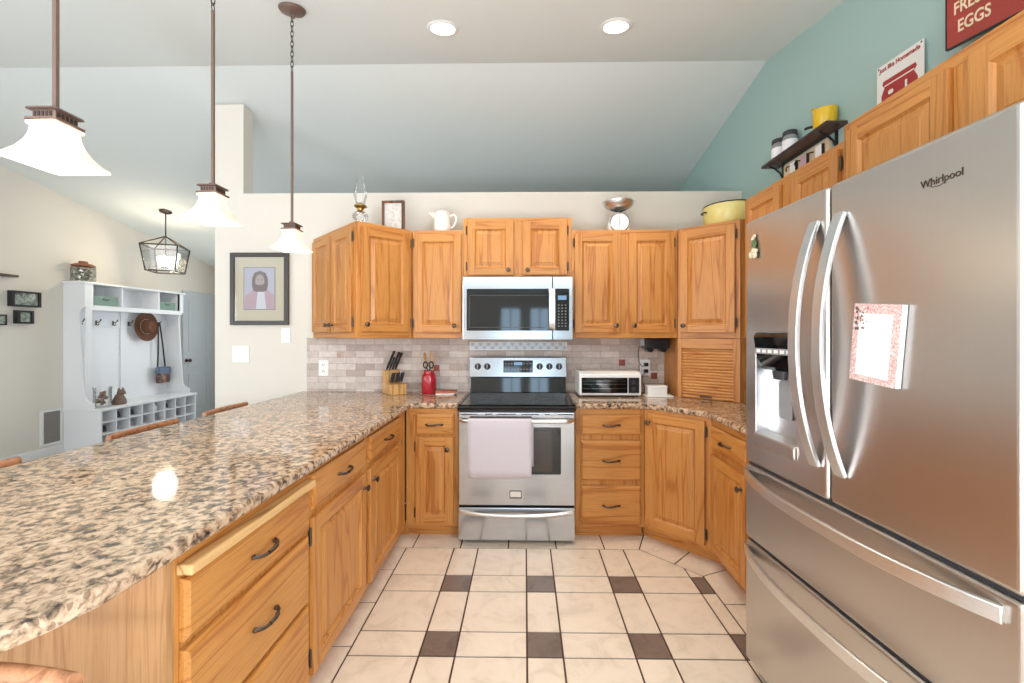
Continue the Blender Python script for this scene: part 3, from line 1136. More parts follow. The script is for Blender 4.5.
EX, LXo, YE, RC = -0.760, -1.800, 0.50, 0.30
poly = [(-0.4415, 2.84), (-0.4415, YB - 0.013), (LXo, YB - 0.013)]
poly += arc(LXo + RC, YE + RC, RC, 180, 270)
poly += arc(EX - RC, YE + RC, RC, 270, 360)
poly += arc(EX + 0.03, 2.84 - 0.03, 0.03, 180, 90, 5)
ct = obj('countertop', MB().prism(poly, CB, CT, 'z'), 'granite', bevel=0.013, seg=4)
tag(ct, 'speckled tan granite worktop of the peninsula with a rounded end', 'countertop')
poly = [(0.336, YB - 0.013), (0.336, 2.84), (0.793, 2.84), (0.815, 2.825), (1.068, 2.565), (1.078, 2.54), (1.078, 1.815), (XRW, 1.815), (XRW, YB - 0.013)]
ct = obj('countertop', MB().prism(poly, CB, CT, 'z'), 'granite', bevel=0.013, seg=4)
tag(ct, 'speckled granite worktop between the range and the refrigerator', 'countertop')


# ------------------------------------------------------------------ range
def bow(x0, x1, y_end, y_mid, z, n=28, drop=0.0, p=2.6):
    out = []
    for k in range(n + 1):
        t = -1 + 2 * k / n
        out.append(((x0 + x1) / 2 + (x1 - x0) / 2 * t, y_end + (y_mid - y_end) * (1 - abs(t) ** p), z - drop * (1 - t * t)))
    return out


rg = thing('range', 'stainless steel electric range with black glass top and a towel on its door', 'stove', (-0.4355, 2.79, 0))
W = 0.766
obj('range_body', MB().box(0.001, W - 0.001, 0.045, 0.64, 0.025, 0.868), 'dark_gray', rg)
dr = MB()
dr.box(0.002, W - 0.002, 0.0, 0.044, 0.254, 0.862)
od = obj('oven_door', dr, 'steel', rg, bevel=0.006, seg=3)
wn = MB().prism(rrect(0.078, 0.672, 0.458, 0.765, 0.008), -0.0022, 0.0005, 'y')
win = obj('oven_window', wn, 'black_gl', od, bevel=0.0008)
obj('window_pane', MB().prism(rrect(0.135, 0.615, 0.475, 0.742, 0.012), -0.0032, -0.0021, 'y'), 'oven_gl', win)
vs = MB()
for x0, x1 in ((0.02, 0.13), (0.18, 0.225), (0.255, 0.38), (0.415, 0.53), (0.565, 0.60), (0.65, 0.745)):
    vs.box(x0, x1, -0.0012, 0.001, 0.846, 0.8525)
obj('vent_slot', vs, 'black', od)
hb = MB().tube(bow(0.012, W - 0.012, -0.002, -0.048, 0.812, p=20), 0.011, 10, flat=(0.013, 0.009), up=(0, 0, 1))
obj('oven_handle', hb, 'steel_ltx', od, smooth=45)
bd = obj('badge', MB().prism(rrect(0.338, 0.416, 0.302, 0.352, 0.005), -0.004, -0.0004, 'y'), 'black', od, bevel=0.001)
obj('badge_plate', MB().prism(rrect(0.342, 0.412, 0.311, 0.348, 0.004), -0.0055, -0.0041, 'y'), 'steel_ltx', bd)
wd = MB().box(0.002, W - 0.002, 0.0, 0.044, 0.024, 0.240)
sd = obj('warming_drawer', wd, 'steel', rg, bevel=0.006, seg=3)
obj('drawer_handle', MB().tube(bow(0.018, W - 0.018, -0.002, -0.042, 0.212, drop=0.01), 0.011, 10, flat=(0.013, 0.009), up=(0, 0, 1)), 'steel_ltx', sd, smooth=45)
for x in (0.05, W - 0.05):
    for y in (0.07, 0.58):
        obj('foot', MB().lathe([(0.0, 0.001), (0.018, 0.001), (0.016, 0.012), (0.010, 0.0245), (0, 0.0245)], 12, (x, y, 0)), 'black', rg)
tp = MB().prism([(-0.025, 0.884), (-0.020, 0.872), (0.0, 0.869), (0.64, 0.869), (0.64, 0.912), (0.0, 0.912), (-0.018, 0.905), (-0.025, 0.895)], 0.0, W, 'x')
ck = obj('cooktop', tp, 'black_gl', rg, bevel=0.002)
rgm = MB()
for s in (0.006, W - 0.016):
    rgm.box(s, s + 0.010, -0.005, 0.585, 0.9121, 0.9165)
obj('cooktop_trim', rgm, 'black_gl', ck, bevel=0.002)
for bx, by, br in ((0.19, 0.14, 0.095), (0.57, 0.14, 0.075), (0.19, 0.40, 0.075), (0.57, 0.40, 0.095)):
    ring = MB()
    for rr in (br, br * 0.72):
        ring.lathe([(rr, 0.0), (rr + 0.002, 0.0), (rr + 0.002, 0.0004), (rr, 0.0004), (rr, 0.0)], 36, (bx, by, 0.9122), closed=False)
    obj('burner', ring, 'dark_gray', ck)
bk = MB()
bk.prism([(0.588, 0.9125), (0.640, 0.9125), (0.640, 1.030), (0.5985, 1.030)], 0.006, W - 0.006, 'x')
obj('lower_backguard', bk, 'black_gl', rg, bevel=0.003)
pn = MB()
pn.prism([(0.570, 1.034), (0.640, 1.034), (0.640, 1.186), (0.604, 1.196), (0.584, 1.190)], 0.0, W, 'x')
cp = obj('control_panel', pn, 'steel', rg, bevel=0.005, seg=3)
lean = math.atan2(0.014, 0.156)


def on_panel(x, z):
    t = (z - 1.034) / 0.156
    return Matrix.Translation((x, 0.570 + 0.014 * t, z)) @ Matrix.Rotation(-lean, 4, 'X')


for px in (478, 487.5, 539.7, 549.4, 559):
    x = (px - 518) / 428.3 * 3.375 - 0.053 + 0.4355
    kb = MB()
    kb.lathe([(0, -0.0), (0.025, 0.0005), (0.025, 0.004), (0.021, 0.006), (0.019, 0.024), (0.016, 0.027), (0, 0.027)], 20, mat=on_panel(x, 1.118) @ Matrix.Rotation(R(90), 4, 'X'))
    kb.box(-0.0045, 0.0045, -0.034, -0.02, -0.018, 0.018, 1, mat=on_panel(x, 1.118))
    obj('control_knob', kb, ['black', 'gray'], cp, smooth=40)
dsp = obj('display_panel', MB().box(0.268, 0.500, -0.003, 0.001, -0.048, 0.048, mat=on_panel(0, 1.118)), 'black_gl', cp)
ky = MB()
for i in range(9):
    for j in (-1, 1):
        if 3 <= i <= 5 and j == 1:
            continue
        x = 0.287 + i * 0.0243
        ky.box(x - 0.006, x + 0.006, -0.0040, -0.0031, j * 0.022 - 0.004, j * 0.022 + 0.004, mat=on_panel(0, 1.118))
obj('touch_key', ky, 'gray', dsp)
obj('clock_display', MB().box(0.352, 0.418, -0.0042, -0.0031, 0.010, 0.034, mat=on_panel(0, 1.118)), 'display', dsp)

# towel over the oven handle
tw = MB()
cols = 15
x0, x1 = 0.072, 0.483
prof = []
for k in range(5):
    prof.append((-0.032 + 0.000 * k, 0.520 + 0.065 * k, 1))
for k in range(7):
    t = PI * k / 6
    prof.append((-0.0475 + 0.0155 * math.cos(t), 0.812 + 0.0165 * math.sin(t) + 0.002, 0))
for k in range(1, 9):
    prof.append((-0.063 - 0.001 * k, 0.812 - 0.044 * k, 0))
rows = []
for i in range(cols + 1):
    u = i / cols
    xx = x0 + (x1 - x0) * u
    rw = []
    for j, (y, z, back) in enumerate(prof):
        wav = 0.0025 * math.sin(u * 9 + j * 0.5) * (0.2 + 0.8 * abs(z - 0.812) / 0.35)
        dx = 0.010 if back else -0.012 * max(0, (0.812 - z)) * (1 if u > 0.5 else -0.6)
        zz = z - (0.010 * math.sin(u * PI) if j == len(prof) - 1 else 0)
        rw.append(tw.bm.verts.new((xx + dx, y + (wav if not back else 0) - (0.002 if not back else 0), zz)))
    rows.append(rw)
for a, b in zip(rows, rows[1:]):
    for k in range(len(prof) - 1):
        tw.bm.faces.new([a[k], a[k + 1], b[k + 1], b[k]])
to = obj('dish_towel', tw, 'towel', loc=(-0.4355, 2.79, 0), smooth=60)
sm = to.modifiers.new('cloth', 'SOLIDIFY')
sm.thickness = 0.004
sm.offset = 0
tag(to, 'pale mauve dish towel hanging over the oven door handle', 'towel')

# ------------------------------------------------------------------ microwave
mw = thing('microwave', 'stainless over-the-range microwave between the oak wall cabinets', 'microwave', (-0.4345, 3.0, 0))
obj('microwave_body', MB().box(0.0, 0.7725, 0.032, 0.455, 1.334, 1.776), 'dark_gray', mw)
md = MB().box(0.0, 0.630, 0.0, 0.0315, 1.332, 1.776)
mdo = obj('microwave_door', md, 'steel', mw, bevel=0.004)
mp = obj('control_side', MB().box(0.6315, 0.7725, 0.0, 0.0315, 1.332, 1.776), 'steel', mw, bevel=0.004)
obj('door_glass', MB().prism(rrect(0.028, 0.622, 1.396, 1.690, 0.006), -0.002, 0.0005, 'y'), 'black_gl', mdo)
wnd = MB()
for a, b, c, d_ in ((0.045, 0.595, 1.642, 1.646), (0.045, 0.595, 1.418, 1.422), (0.045, 0.049, 1.418, 1.646)):
    wnd.box(a, b, -0.0028, -0.0019, c, d_)
obj('window_border', wnd, 'dark_gray', mdo)
hd = MB()
hd.strip([(0.624, -0.004, 1.400), (0.624, -0.030, 1.425), (0.624, -0.038, 1.48), (0.624, -0.040, 1.543), (0.624, -0.038, 1.61), (0.624, -0.030, 1.662), (0.624, -0.004, 1.686)], 0.040, 0.010, (1, 0, 0))
obj('door_handle', hd, 'steel_lt', mdo, smooth=50)
cpl = obj('control_panel', MB().prism(rrect(0.648, 0.746, 1.396, 1.690, 0.006), -0.002, 0.0005, 'y'), 'black_gl', mp)
ky = MB()
for i in range(3):
    for j in range(8):
        ky.box(0.668 + i * 0.024, 0.677 + i * 0.024, -0.0028, -0.0021, 1.425 + j * 0.021, 1.431 + j * 0.021)
obj('keypad', ky, 'gray', cpl)
obj('clock_display', MB().box(0.667, 0.727, -0.0028, -0.0021, 1.612, 1.642), 'display', cpl)

# ------------------------------------------------------------------ refrigerator
FP, FQ = (0.897, 1.757), (0.955, 0.834)
rzF, wF = face_dir(FP, FQ)
fg = thing('refrigerator', 'tall stainless french-door refrigerator with two drawers and an ice dispenser', 'refrigerator', (FP[0], FP[1], 0), rzF)
obj('fridge_body', MB().box(0.006, wF - 0.006, 0.078, 0.755, 0.022, 1.79), 'fridge_side', fg, bevel=0.004)
obj('base_grille', MB().box(0.02, wF - 0.02, 0.06, 0.0775, 0.012, 0.06), 'dark_gray', fg)
mid = 0.436
bpy.context.view_layer.update()
# left door with the dispenser recess
ld = obj('left_door', MB().box(0.0, mid, 0.0, 0.074, 0.861, 1.822), 'steel_v', None, bevel=0.012, seg=4)
DX0, DX1, DZ0, DZ1 = 0.070, 0.300, 0.985, 1.378
cut(ld, [(DX0, DX1, -0.01, 0.052, DZ0, DZ1)])
ld.parent = fg
rd = obj('right_door', MB().box(mid + 0.009, wF, 0.0, 0.074, 0.861, 1.822), 'steel_v', fg, bevel=0.012, seg=4)
fd1 = obj('upper_drawer', MB().box(0.0, wF, 0.0, 0.074, 0.557, 0.850), 'steel_v', fg, bevel=0.010, seg=4)
fd2 = obj('lower_drawer', MB().box(0.0, wF, 0.0, 0.074, 0.064, 0.545), 'steel_v', fg, bevel=0.010, seg=4)
obj('gasket', MB().box(0.01, wF - 0.01, 0.012, 0.0775, 0.535, 0.875).box(mid + 0.0005, mid + 0.0085, 0.014, 0.0775, 0.87, 1.81), 'seam', fg)
for x in (0.05, wF - 0.05):
    obj('hinge_cover', MB().box(x - 0.045, x + 0.045, 0.085, 0.16, 1.7905, 1.812), 'dark_gray', fg, bevel=0.004)


def vbow(x, z0, z1, out, n=16):
    pts = []
    for k in range(n + 1):
        t = -1 + 2 * k / n
        pts.append((x, -0.004 - out * (1 - abs(t) ** 2.2), (z0 + z1) / 2 + (z1 - z0) / 2 * t))
    return pts


for dd, x in ((ld, mid - 0.046), (rd, mid + 0.055)):
    hb = MB().strip(vbow(x, 0.955, 1.725, 0.070), 0.040, 0.014, (1, 0, 0))
    obj('door_handle', hb, 'steel_lt', dd, bevel=0.003, smooth=30)
for dd, z in ((fd1, 0.812), (fd2, 0.508)):
    pts = [(p[0], p[1], z) for p in bow(0.012, wF - 0.03, -0.004, -0.075, z, 18)]
    obj('drawer_handle', MB().strip(pts, 0.036, 0.014, (0, 0, 1)), 'steel_ltx', dd, bevel=0.003, smooth=30)
lettering('brand_lettering', 'Whirlpool', 0.0245, 'pewter', rd, (0.772, -0.0008, 1.722), (R(90), 0, 0), 0.0006, 0.92, bold=0.0002)
sw = MB().tube([(0.746, -0.001, 1.716), (0.752, -0.001, 1.710), (0.768, -0.001, 1.708), (0.780, -0.001, 1.712)], 0.0009, 6)
obj('brand_swoosh', sw, 'dark_gray', rd)
# dispenser: liner, dark control head, chute, paddle, tray
dp = MB()
dp.box(DX0 - 0.001, DX1 + 0.001, 0.049, 0.0518, DZ0, DZ1)
dp.box(DX0 - 0.0005, DX0 + 0.004, 0.002, 0.049, DZ0, DZ1)
dp.box(DX1 - 0.004, DX1 + 0.0005, 0.002, 0.049, DZ0, DZ1)
disp = obj('dispenser', dp, 'steel_lt', ld)
hd = MB()
hd.prism([(0.048, 1.235), (0.048, 1.374), (-0.006, 1.374), (-0.012, 1.36), (-0.004, 1.305), (0.012, 1.248), (0.030, 1.235)], DX0 + 0.005, DX1 - 0.005, 'x')
hh = obj('control_head', hd, 'black_gl', disp, bevel=0.003)
st = MB()
st.box(DX0 + 0.005, DX1 - 0.005, -0.0075, 0.02, 1.296, 1.318)
obj('control_strip', st, 'gray', hh, bevel=0.002)
ky = MB()
for i in range(6):
    ky.box(DX0 + 0.02 + i * 0.034, DX0 + 0.042 + i * 0.034, -0.0082, -0.0075, 1.301, 1.313)
obj('touch_key', ky, 'plate_white', hh)
obj('ice_chute', MB().lathe([(0.036, 0.0), (0.030, -0.03), (0.026, -0.03), (0.03, 0.0)], 20, (0.185, 0.022, 1.236), closed=False, sy=0.6), 'dark_gray', disp)
obj('paddle', MB().prism(rrect(0.150, 0.220, 1.06, 1.20, 0.012), 0.040, 0.046, 'y'), 'gray', disp, bevel=0.002)
obj('drip_tray', MB().prism([(0.048, DZ0 + 0.002), (0.048, DZ0 + 0.012), (-0.008, DZ0 + 0.004), (-0.012, DZ0 - 0.004), (-0.010, DZ0 - 0.036), (-0.001, DZ0 - 0.048), (-0.001, DZ0 + 0.002)], DX0 + 0.001, DX1 - 0.001, 'x'), 'steel_v', disp, bevel=0.003)

# notepad and magnet on the doors
np_ = thing('notepad', 'magnetic notepad with a rose floral border on the right refrigerator door', 'notepad', (0, 0, 0))
np_.matrix_world = Matrix.Translation((FP[0], FP[1], 0)) @ Matrix.Rotation(rzF, 4, 'Z') @ Matrix.Translation((0.616, -0.001, 1.344)) @ Matrix.Rotation(R(5.5), 4, 'Y') @ Matrix.Scale(0.92, 4)
obj('paper_block', MB().box(-0.076, 0.076, -0.017, 0.0, -0.114, 0.114), 'paper', np_, bevel=0.001)
obj('floral_sheet', MB().box(-0.076, 0.076, -0.0178, -0.0172, -0.114, 0.114), 'floral', np_)
obj('writing_area', MB().box(-0.055, 0.052, -0.0188, -0.0179, -0.096, 0.086), 'paper', np_)
rl = MB()
for k in range(17):
    rl.box(-0.050, 0.048, -0.0193, -0.0189, -0.088 + k * 0.0095, -0.0872 + k * 0.0095)
obj('ruled_line', rl, 'rule', np_)
bl = MB()
for k in range(26):
    a, b = random.uniform(-0.068, -0.028), random.uniform(0.036, 0.102)
    bl.ball((a, -0.0194, b), random.uniform(0.002, 0.0048), (1, 0.25, 1.2), 6, mi=0 if k % 3 else 1)
obj('flower_print', bl, ['ink_green', 'blush'], np_)
mg = thing('fridge_magnet', 'small cream and green flower-bunch magnet on the left refrigerator door', 'magnet', (0, 0, 0))
mg.matrix_world = Matrix.Translation((FP[0], FP[1], 0)) @ Matrix.Rotation(rzF, 4, 'Z') @ Matrix.Translation((0.070, -0.001, 1.712)) @ Matrix.Scale(0.88, 4)
b1 = MB()
for a, b, r in ((-0.010, -0.036, 0.016), (0.012, -0.040, 0.015), (0.002, -0.020, 0.014), (-0.004, 0.036, 0.011), (0.006, 0.046, 0.009), (0.018, -0.022, 0.011)):
    b1.ball((a, -r * 0.7, b), r, (1, 0.7, 1), 10)
obj('blossom', b1, 'cream', mg, smooth=60)
b2 = MB()
b2.tube([(0.0, -0.006, -0.03), (0.004, -0.007, 0.0), (-0.002, -0.007, 0.035)], 0.006, 8)
for s in (-1, 1):
    b2.ball((s * 0.010, -0.005, 0.012), 0.011, (0.6, 0.4, 1.3), 8)
obj('leaf', b2, 'magnet_green', mg, smooth=60)

# ------------------------------------------------------------------ counter clutter
# knife block
kb = thing('knife_block', 'pale wooden knife block full of black-handled knives', 'knife block', (-1.005, 3.30, CT + 0.0005), R(38))
side = [(-0.075, 0), (0.085, 0), (0.085, 0.10), (0.015, 0.17), (-0.075, 0.215)]
side = [(-0.095, 0.0), (0.085, 0.0), (0.085, 0.085), (-0.010, 0.090), (-0.035, 0.17), (-0.075, 0.185)]
bmx = MB()
bmx.prism([(0.10, 0.0), (-0.08, 0.0), (-0.08, 0.078), (0.045, 0.085), (0.05, 0.175), (0.085, 0.185), (0.10, 0.16)], -0.062, 0.062, 'x')
obj('block', bmx, 'block_wood', kb, bevel=0.004)
kd = Vector((0.28, -0.32, 0.95)).normalized()
for i, (x, y, z, L, r) in enumerate([(-0.040, 0.055, 0.196, 0.105, 0.0095), (-0.018, 0.052, 0.196, 0.085, 0.009), (0.006, 0.055, 0.196, 0.125, 0.0105), (0.030, 0.055, 0.196, 0.12, 0.010), (-0.028, 0.075, 0.202, 0.13, 0.010), (0.040, 0.075, 0.202, 0.09, 0.009)]):
    p = Vector((x, y, z))
    q = p + kd * L
    b = MB().tube([p - kd * 0.012, p + kd * L * .3, p + kd * L * .7, q], [r * .75, r, r * .85, r * 1.1], 8)
    b.ball(q, r * 1.1)
    tag(obj('knife', b, 'black', None, smooth=50), 'black-handled knife in the pale wooden knife block', 'knife', 'knives in the block').matrix_world = Matrix.Translation((-1.005, 3.30, CT + 0.0005)) @ Matrix.Rotation(R(38), 4, 'Z')
for k in range(6):
    p = Vector((-0.045 + k * 0.018, -0.03 + 0.006 * (k % 2), 0.094))
    sd_ = Vector((0.22, -0.10, 0.95)).normalized()
    b = MB().tube([p - sd_ * 0.004, p + sd_ * 0.03, p + sd_ * 0.072], [0.0065, 0.008, 0.0075], 8)
    tag(obj('steak_knife', b, 'black', None, smooth=50), 'short black steak knife in the front row of the knife block', 'knife', 'steak knives in the block').matrix_world = Matrix.Translation((-1.005, 3.30, CT + 0.0005)) @ Matrix.Rotation(R(38), 4, 'Z')

# red jar of utensils
JX, JY = -0.745, 3.325
jar = thing('utensil_jar', 'red glass mason jar holding scissors and wooden utensils', 'jar', (JX, JY, CT + 0.0005))
pr = [(0.0, 0.0), (0.052, 0.0), (0.057, 0.008), (0.057, 0.125), (0.052, 0.145), (0.042, 0.156), (0.042, 0.178), (0.038, 0.178), (0.038, 0.158), (0.048, 0.14), (0.052, 0.12), (0.052, 0.012), (0.0, 0.010)]
jb = obj('jar_body', MB().lathe(pr, 28), 'red_gl', jar, smooth=40)
rb = MB()
rb.tube([(0.022 * math.cos(t), -0.0575 + 0.004 * abs(math.cos(t)) , 0.085 + 0.030 * math.sin(t)) for t in [2 * PI * k / 18 for k in range(18)]], 0.002, 6, closed=True)
obj('embossed_ring', rb, 'red_gl', jb, smooth=60)
G_UT = 'utensils in the red jar'


def held(name, label, cat, mb, mats):
    o = obj(name, mb, mats, smooth=50)
    o.location = (JX, JY, CT + 0.0005)
    return tag(o, label, cat, G_UT)


def spoon(top, base, blade=(0.020, 0.006, 0.030)):
    p, q = Vector(base), Vector(top)
    b = MB().tube([p, p.lerp(q, .5), q], [0.005, 0.0055, 0.006], 8)
    mt = Matrix.Translation(q) @ (q - p).to_track_quat('Z', 'Y').to_matrix().to_4x4()
    pr = [(math.sin(PI * k / 8), -math.cos(PI * k / 8)) for k in range(9)]
    b.lathe(pr, 12, mat=mt @ Matrix.Translation((0, 0, blade[2] * 0.8)) @ Matrix.Diagonal((blade[0], blade[1], blade[2], 1)))
    return b


held('wooden_spoon', 'wooden spoon leaning right in the red jar', 'spoon', spoon((0.036, 0.008, 0.262), (0.014, 0.0, 0.03)), 'wood_utensil')
held('wooden_spoon', 'wooden spoon standing upright at the back of the red jar', 'spoon', spoon((0.006, 0.030, 0.268), (-0.006, 0.022, 0.03), (0.024, 0.006, 0.034)), 'wood_utensil')
held('wooden_spatula', 'flat wooden spatula leaning left in the red jar', 'spatula', spoon((-0.034, 0.02, 0.258), (-0.012, 0.012, 0.03), (0.022, 0.004, 0.034)), 'wood_utensil')
sc = MB()
for s in (-1, 1):
    cx_ = 0.022 * s - 0.002
    sc.tube([(cx_ + 0.016 * math.cos(t), -0.014, 0.222 + 0.024 * math.sin(t)) for t in [2 * PI * k / 16 for k in range(16)]], 0.0055, 8, closed=True)
    sc.tube([(cx_ - 0.006 * s, -0.014, 0.200), (0.0, -0.014, 0.165), (-0.010 * s, -0.012, 0.05)], 0.005, 8)
held('scissors', 'black-handled scissors in the red jar', 'scissors', sc, 'black')
# coaster stack on a trivet
rest = thing('trivet', 'small brick-red and white trivet lying left of the range', 'trivet', (-0.605, 3.285, CT + 0.0005), R(8))
obj('trivet_base', MB().prism(rrect(-0.075, 0.065, -0.055, 0.055, 0.015), 0.0, 0.010, 'z'), 'ceramic', rest, bevel=0.003)
obj('trivet_top', MB().prism([(-0.080, -0.030), (-0.02, -0.055), (0.078, -0.03), (0.085, 0.05), (-0.03, 0.06), (-0.07, 0.03)], 0.0105, 0.026, 'z'), 'coaster', rest, bevel=0.003)

# toaster oven
tv = thing('toaster_oven', 'white toaster oven with a dark glass front on the right counter', 'toaster oven', (0.398, 3.135, CT + 0.0005), R(0))
obj('oven_body', MB().prism([(0.0, 0.012), (0.28, 0.012), (0.28, 0.185), (0.05, 0.185), (0.0, 0.168)], 0.0, 0.452, 'x'), 'plate_white', tv, bevel=0.006, seg=3)
gw = obj('glass_door', MB().prism(rrect(0.018, 0.352, 0.030, 0.142, 0.006), -0.004, -0.0005, 'y'), 'black_gl', tv)
rk = MB()
for z in (0.062, 0.095, 0.118):
    rk.tube([(0.028, -0.0052, z), (0.342, -0.0052, z)], 0.0014, 6)
obj('wire_rack', rk, 'chrome', gw)
rk = MB().tube(bow(0.05, 0.32, -0.004, -0.024, 0.134), 0.0045, 8)
obj('door_handle', rk, 'black', gw, smooth=50)
tc_ = obj('control_panel', MB().prism(rrect(0.358, 0.436, 0.030, 0.142, 0.005), -0.004, -0.0005, 'y'), 'black', tv)
for z in (0.058, 0.108):
    obj('dial', MB().lathe([(0, 0), (0.014, 0), (0.012, 0.012), (0, 0.013)], 16, mat=Matrix.Translation((0.397, -0.004, z)) @ Matrix.Rotation(R(90), 4, 'X')), 'dark_gray', tc_, smooth=40)
for x in (0.03, 0.42):
    for y in (0.03, 0.25):
        obj('foot', MB().lathe([(0, 0), (0.012, 0), (0.012, 0.012), (0, 0.012)], 10, (x, y, 0)), 'black', tv)
# small white box on a tray
tr = obj('tray', MB().prism(rrect(-0.085, 0.115, -0.050, 0.06, 0.01), 0, 0.008, 'z').prism(rrect(-0.08, 0.11, -0.045, 0.055, 0.01), 0.008, 0.011, 'z'), 'plate_white', loc=(0.975, 3.19, CT + 0.0005), bevel=0.002)
tag(tr, 'thin white tray on the counter beside the toaster oven', 'tray')
wb = thing('white_box', 'small white lidded box standing on the thin white tray', 'box', (0.975, 3.19, CT + 0.0120))
obj('box_body', MB().prism(rrect(-0.072, 0.072, -0.034, 0.046, 0.008), 0, 0.052, 'z'), 'plate_white', wb, bevel=0.003)
obj('lid', MB().prism(rrect(-0.074, 0.074, -0.036, 0.048, 0.008), 0.0525, 0.068, 'z'), 'plate_white', wb, bevel=0.004)
# device under the wall cabinet, outlet and cord
cn = thing('can_opener', 'black appliance mounted under the wall cabinet near the right-hand outlet', 'small appliance', (0.985, 3.20, 0))
obj('housing', MB().prism(rrect(-0.085, 0.095, 1.262, 1.3415, 0.012), 0.0, 0.13, 'y'), 'black', cn, bevel=0.006, seg=3)
for s in (-0.045, 0.055):
    obj('roller', MB().tube([(s, 0.01, 1.258), (s, 0.10, 1.258)], 0.022, 14), 'black', cn, smooth=40)
obj('mounting_bracket', MB().box(-0.118, -0.0865, 0.02, 0.12, 1.285, 1.3415), 'gray', cn, bevel=0.003)


def outlet(label, x, z, w=0.080, h=0.128, kind='outlet', y=YB - 0.0125, name='outlet_plate'):
    o = thing(name, label, 'outlet' if kind == 'outlet' else 'light switch', (x, y, z))
    obj('cover_plate', MB().prism(rrect(-w / 2, w / 2, -h / 2, h / 2, 0.006), -0.006, 0.0, 'y'), 'plate_white', o, bevel=0.002)
    if kind == 'outlet':
        for s in (-1, 1):
            rc = obj('receptacle', MB().prism(rrect(-0.017, 0.017, s * 0.026 - 0.015, s * 0.026 + 0.015, 0.008), -0.0085, -0.0061, 'y'), 'white', o)
            obj('slot', MB().box(-0.008, -0.005, -0.0092, -0.0086, s * 0.026 - 0.006, s * 0.026 + 0.007).box(0.005, 0.008, -0.0092, -0.0086, s * 0.026 - 0.006, s * 0.026 + 0.007), 'dark_gray', rc)
    else:
        n = kind
        for i in range(n):
            cx_ = (i - (n - 1) / 2) * 0.046
            obj('rocker', MB().prism([(-0.0062, -0.033), (-0.0062, 0.033), (-0.0075, 0.033), (-0.012, -0.033)], cx_ - 0.016, cx_ + 0.016, 'x'), 'white', o, bevel=0.001)
    return o


outlet('white double outlet plate on the tile above the peninsula', -1.628, 1.098)
outlet('white outlet plate with a black plug near the garage', 0.965, 1.105)
outlet('white two-gang switch plate below the portrait picture', -2.314, 1.209, 0.136, 0.134, 2, YB - 0.0005, 'switch_plate')
outlet('small single white switch plate lower right of the portrait picture', -1.943, 1.3615, 0.074, 0.121, 1, YB - 0.0005, 'switch_plate')
cd = thing('power_cord', 'black plug and dark cord hanging from the small appliance', 'cord', (0, 0, 0))
cpts = [(0.905, 3.40, 1.285), (0.903, 3.41, 1.22), (0.907, 3.41, 1.15), (0.93, 3.40, 1.115), (0.955, 3.405, 1.125), (0.963, 3.412, 1.131)]
cpts2 = []
for a, b in zip(cpts, cpts[1:]):
    for k in range(4):
        cpts2.append(Vector(a).lerp(Vector(b), k / 4))
cpts2.append(Vector(cpts[-1]))
obj('cord', MB().tube(cpts2, 0.0028, 6), 'black', cd, smooth=60)
obj('plug', MB().prism(rrect(0.950, 0.980, 1.117, 1.145, 0.006), 3.4065, 3.4375, 'y'), 'black', cd, bevel=0.003)
c3 = thing('power_cord', 'black plug and thin cord dropping from the outlet to the counter', 'cord', (0, 0, 0))
pts = [(0.962, 3.408, 1.078), (0.935, 3.40, 1.05), (0.925, 3.41, 1.00), (0.95, 3.40, 0.95), (0.93, 3.36, 0.917)]
p2 = []
for a, b in zip(pts, pts[1:]):
    for k in range(4):
        p2.append(Vector(a).lerp(Vector(b), k / 4))
p2.append(Vector(pts[-1]))
obj('cord', MB().tube(p2, 0.0026, 6), 'dark_gray', c3, smooth=60)
obj('plug', MB().prism(rrect(0.950, 0.980, 1.065, 1.093, 0.006), 3.4065, 3.4375, 'y'), 'black', c3, bevel=0.003)

# ------------------------------------------------------------------ things on top of the wall cabinets
ol = thing('oil_lamp', 'glass oil lamp with a clear chimney on the angled wall cabinet', 'oil lamp', (-1.165, 3.02, Z1 + 0.0005))
obj('font', MB().lathe([(0, 0), (0.052, 0.0), (0.055, 0.006), (0.036, 0.014), (0.03, 0.03), (0.052, 0.055), (0.055, 0.08), (0.035, 0.10), (0.018, 0.108), (0, 0.108)], 24), 'glass', ol, smooth=50)
obj('burner', MB().lathe([(0, 0.108), (0.020, 0.108), (0.022, 0.125), (0.042, 0.138), (0.043, 0.146), (0.030, 0.150), (0.014, 0.165), (0, 0.165)], 24), 'brass', ol, smooth=40)
obj('chimney', MB().lathe([(0.030, 0.148), (0.034, 0.175), (0.046, 0.215), (0.045, 0.245), (0.032, 0.29), (0.025, 0.34), (0.026, 0.362)], 28, closed=False), 'glass', ol, smooth=60)
wk = obj('wick_knob', MB().lathe([(0, 0), (0.008, 0), (0.008, 0.004), (0, 0.004)], 12, mat=Matrix.Translation((0.055, -0.01, 0.13)) @ Matrix.Rotation(R(80), 4, 'Y')).__class__ and MB().tube([(0.02, 0, 0.128), (0.058, -0.008, 0.128)], 0.0025, 6), 'brass', ol)
pf_ = thing('picture_frame', 'small brown wooden picture frame standing on the angled wall cabinet', 'picture frame', (-0.985, 3.20, Z1 + 0.0005), R(-4))
f = MB()
for a, b, c, d_ in ((-0.085, -0.067, 0, 0.235), (0.067, 0.085, 0, 0.235), (-0.067, 0.067, 0.217, 0.235), (-0.067, 0.067, 0, 0.018)):
    f.box(a, b, -0.014, 0.016, c, d_)
obj('frame', f, 'frame_brown', pf_, bevel=0.002)
obj('print', MB().box(-0.068, 0.068, -0.004, 0.004, 0.014, 0.222), 'sketch', pf_)
pt = thing('pitcher', 'white ceramic pitcher standing left of the microwave cabinet', 'pitcher', (-0.632, 3.28, Z1 + 0.0005))
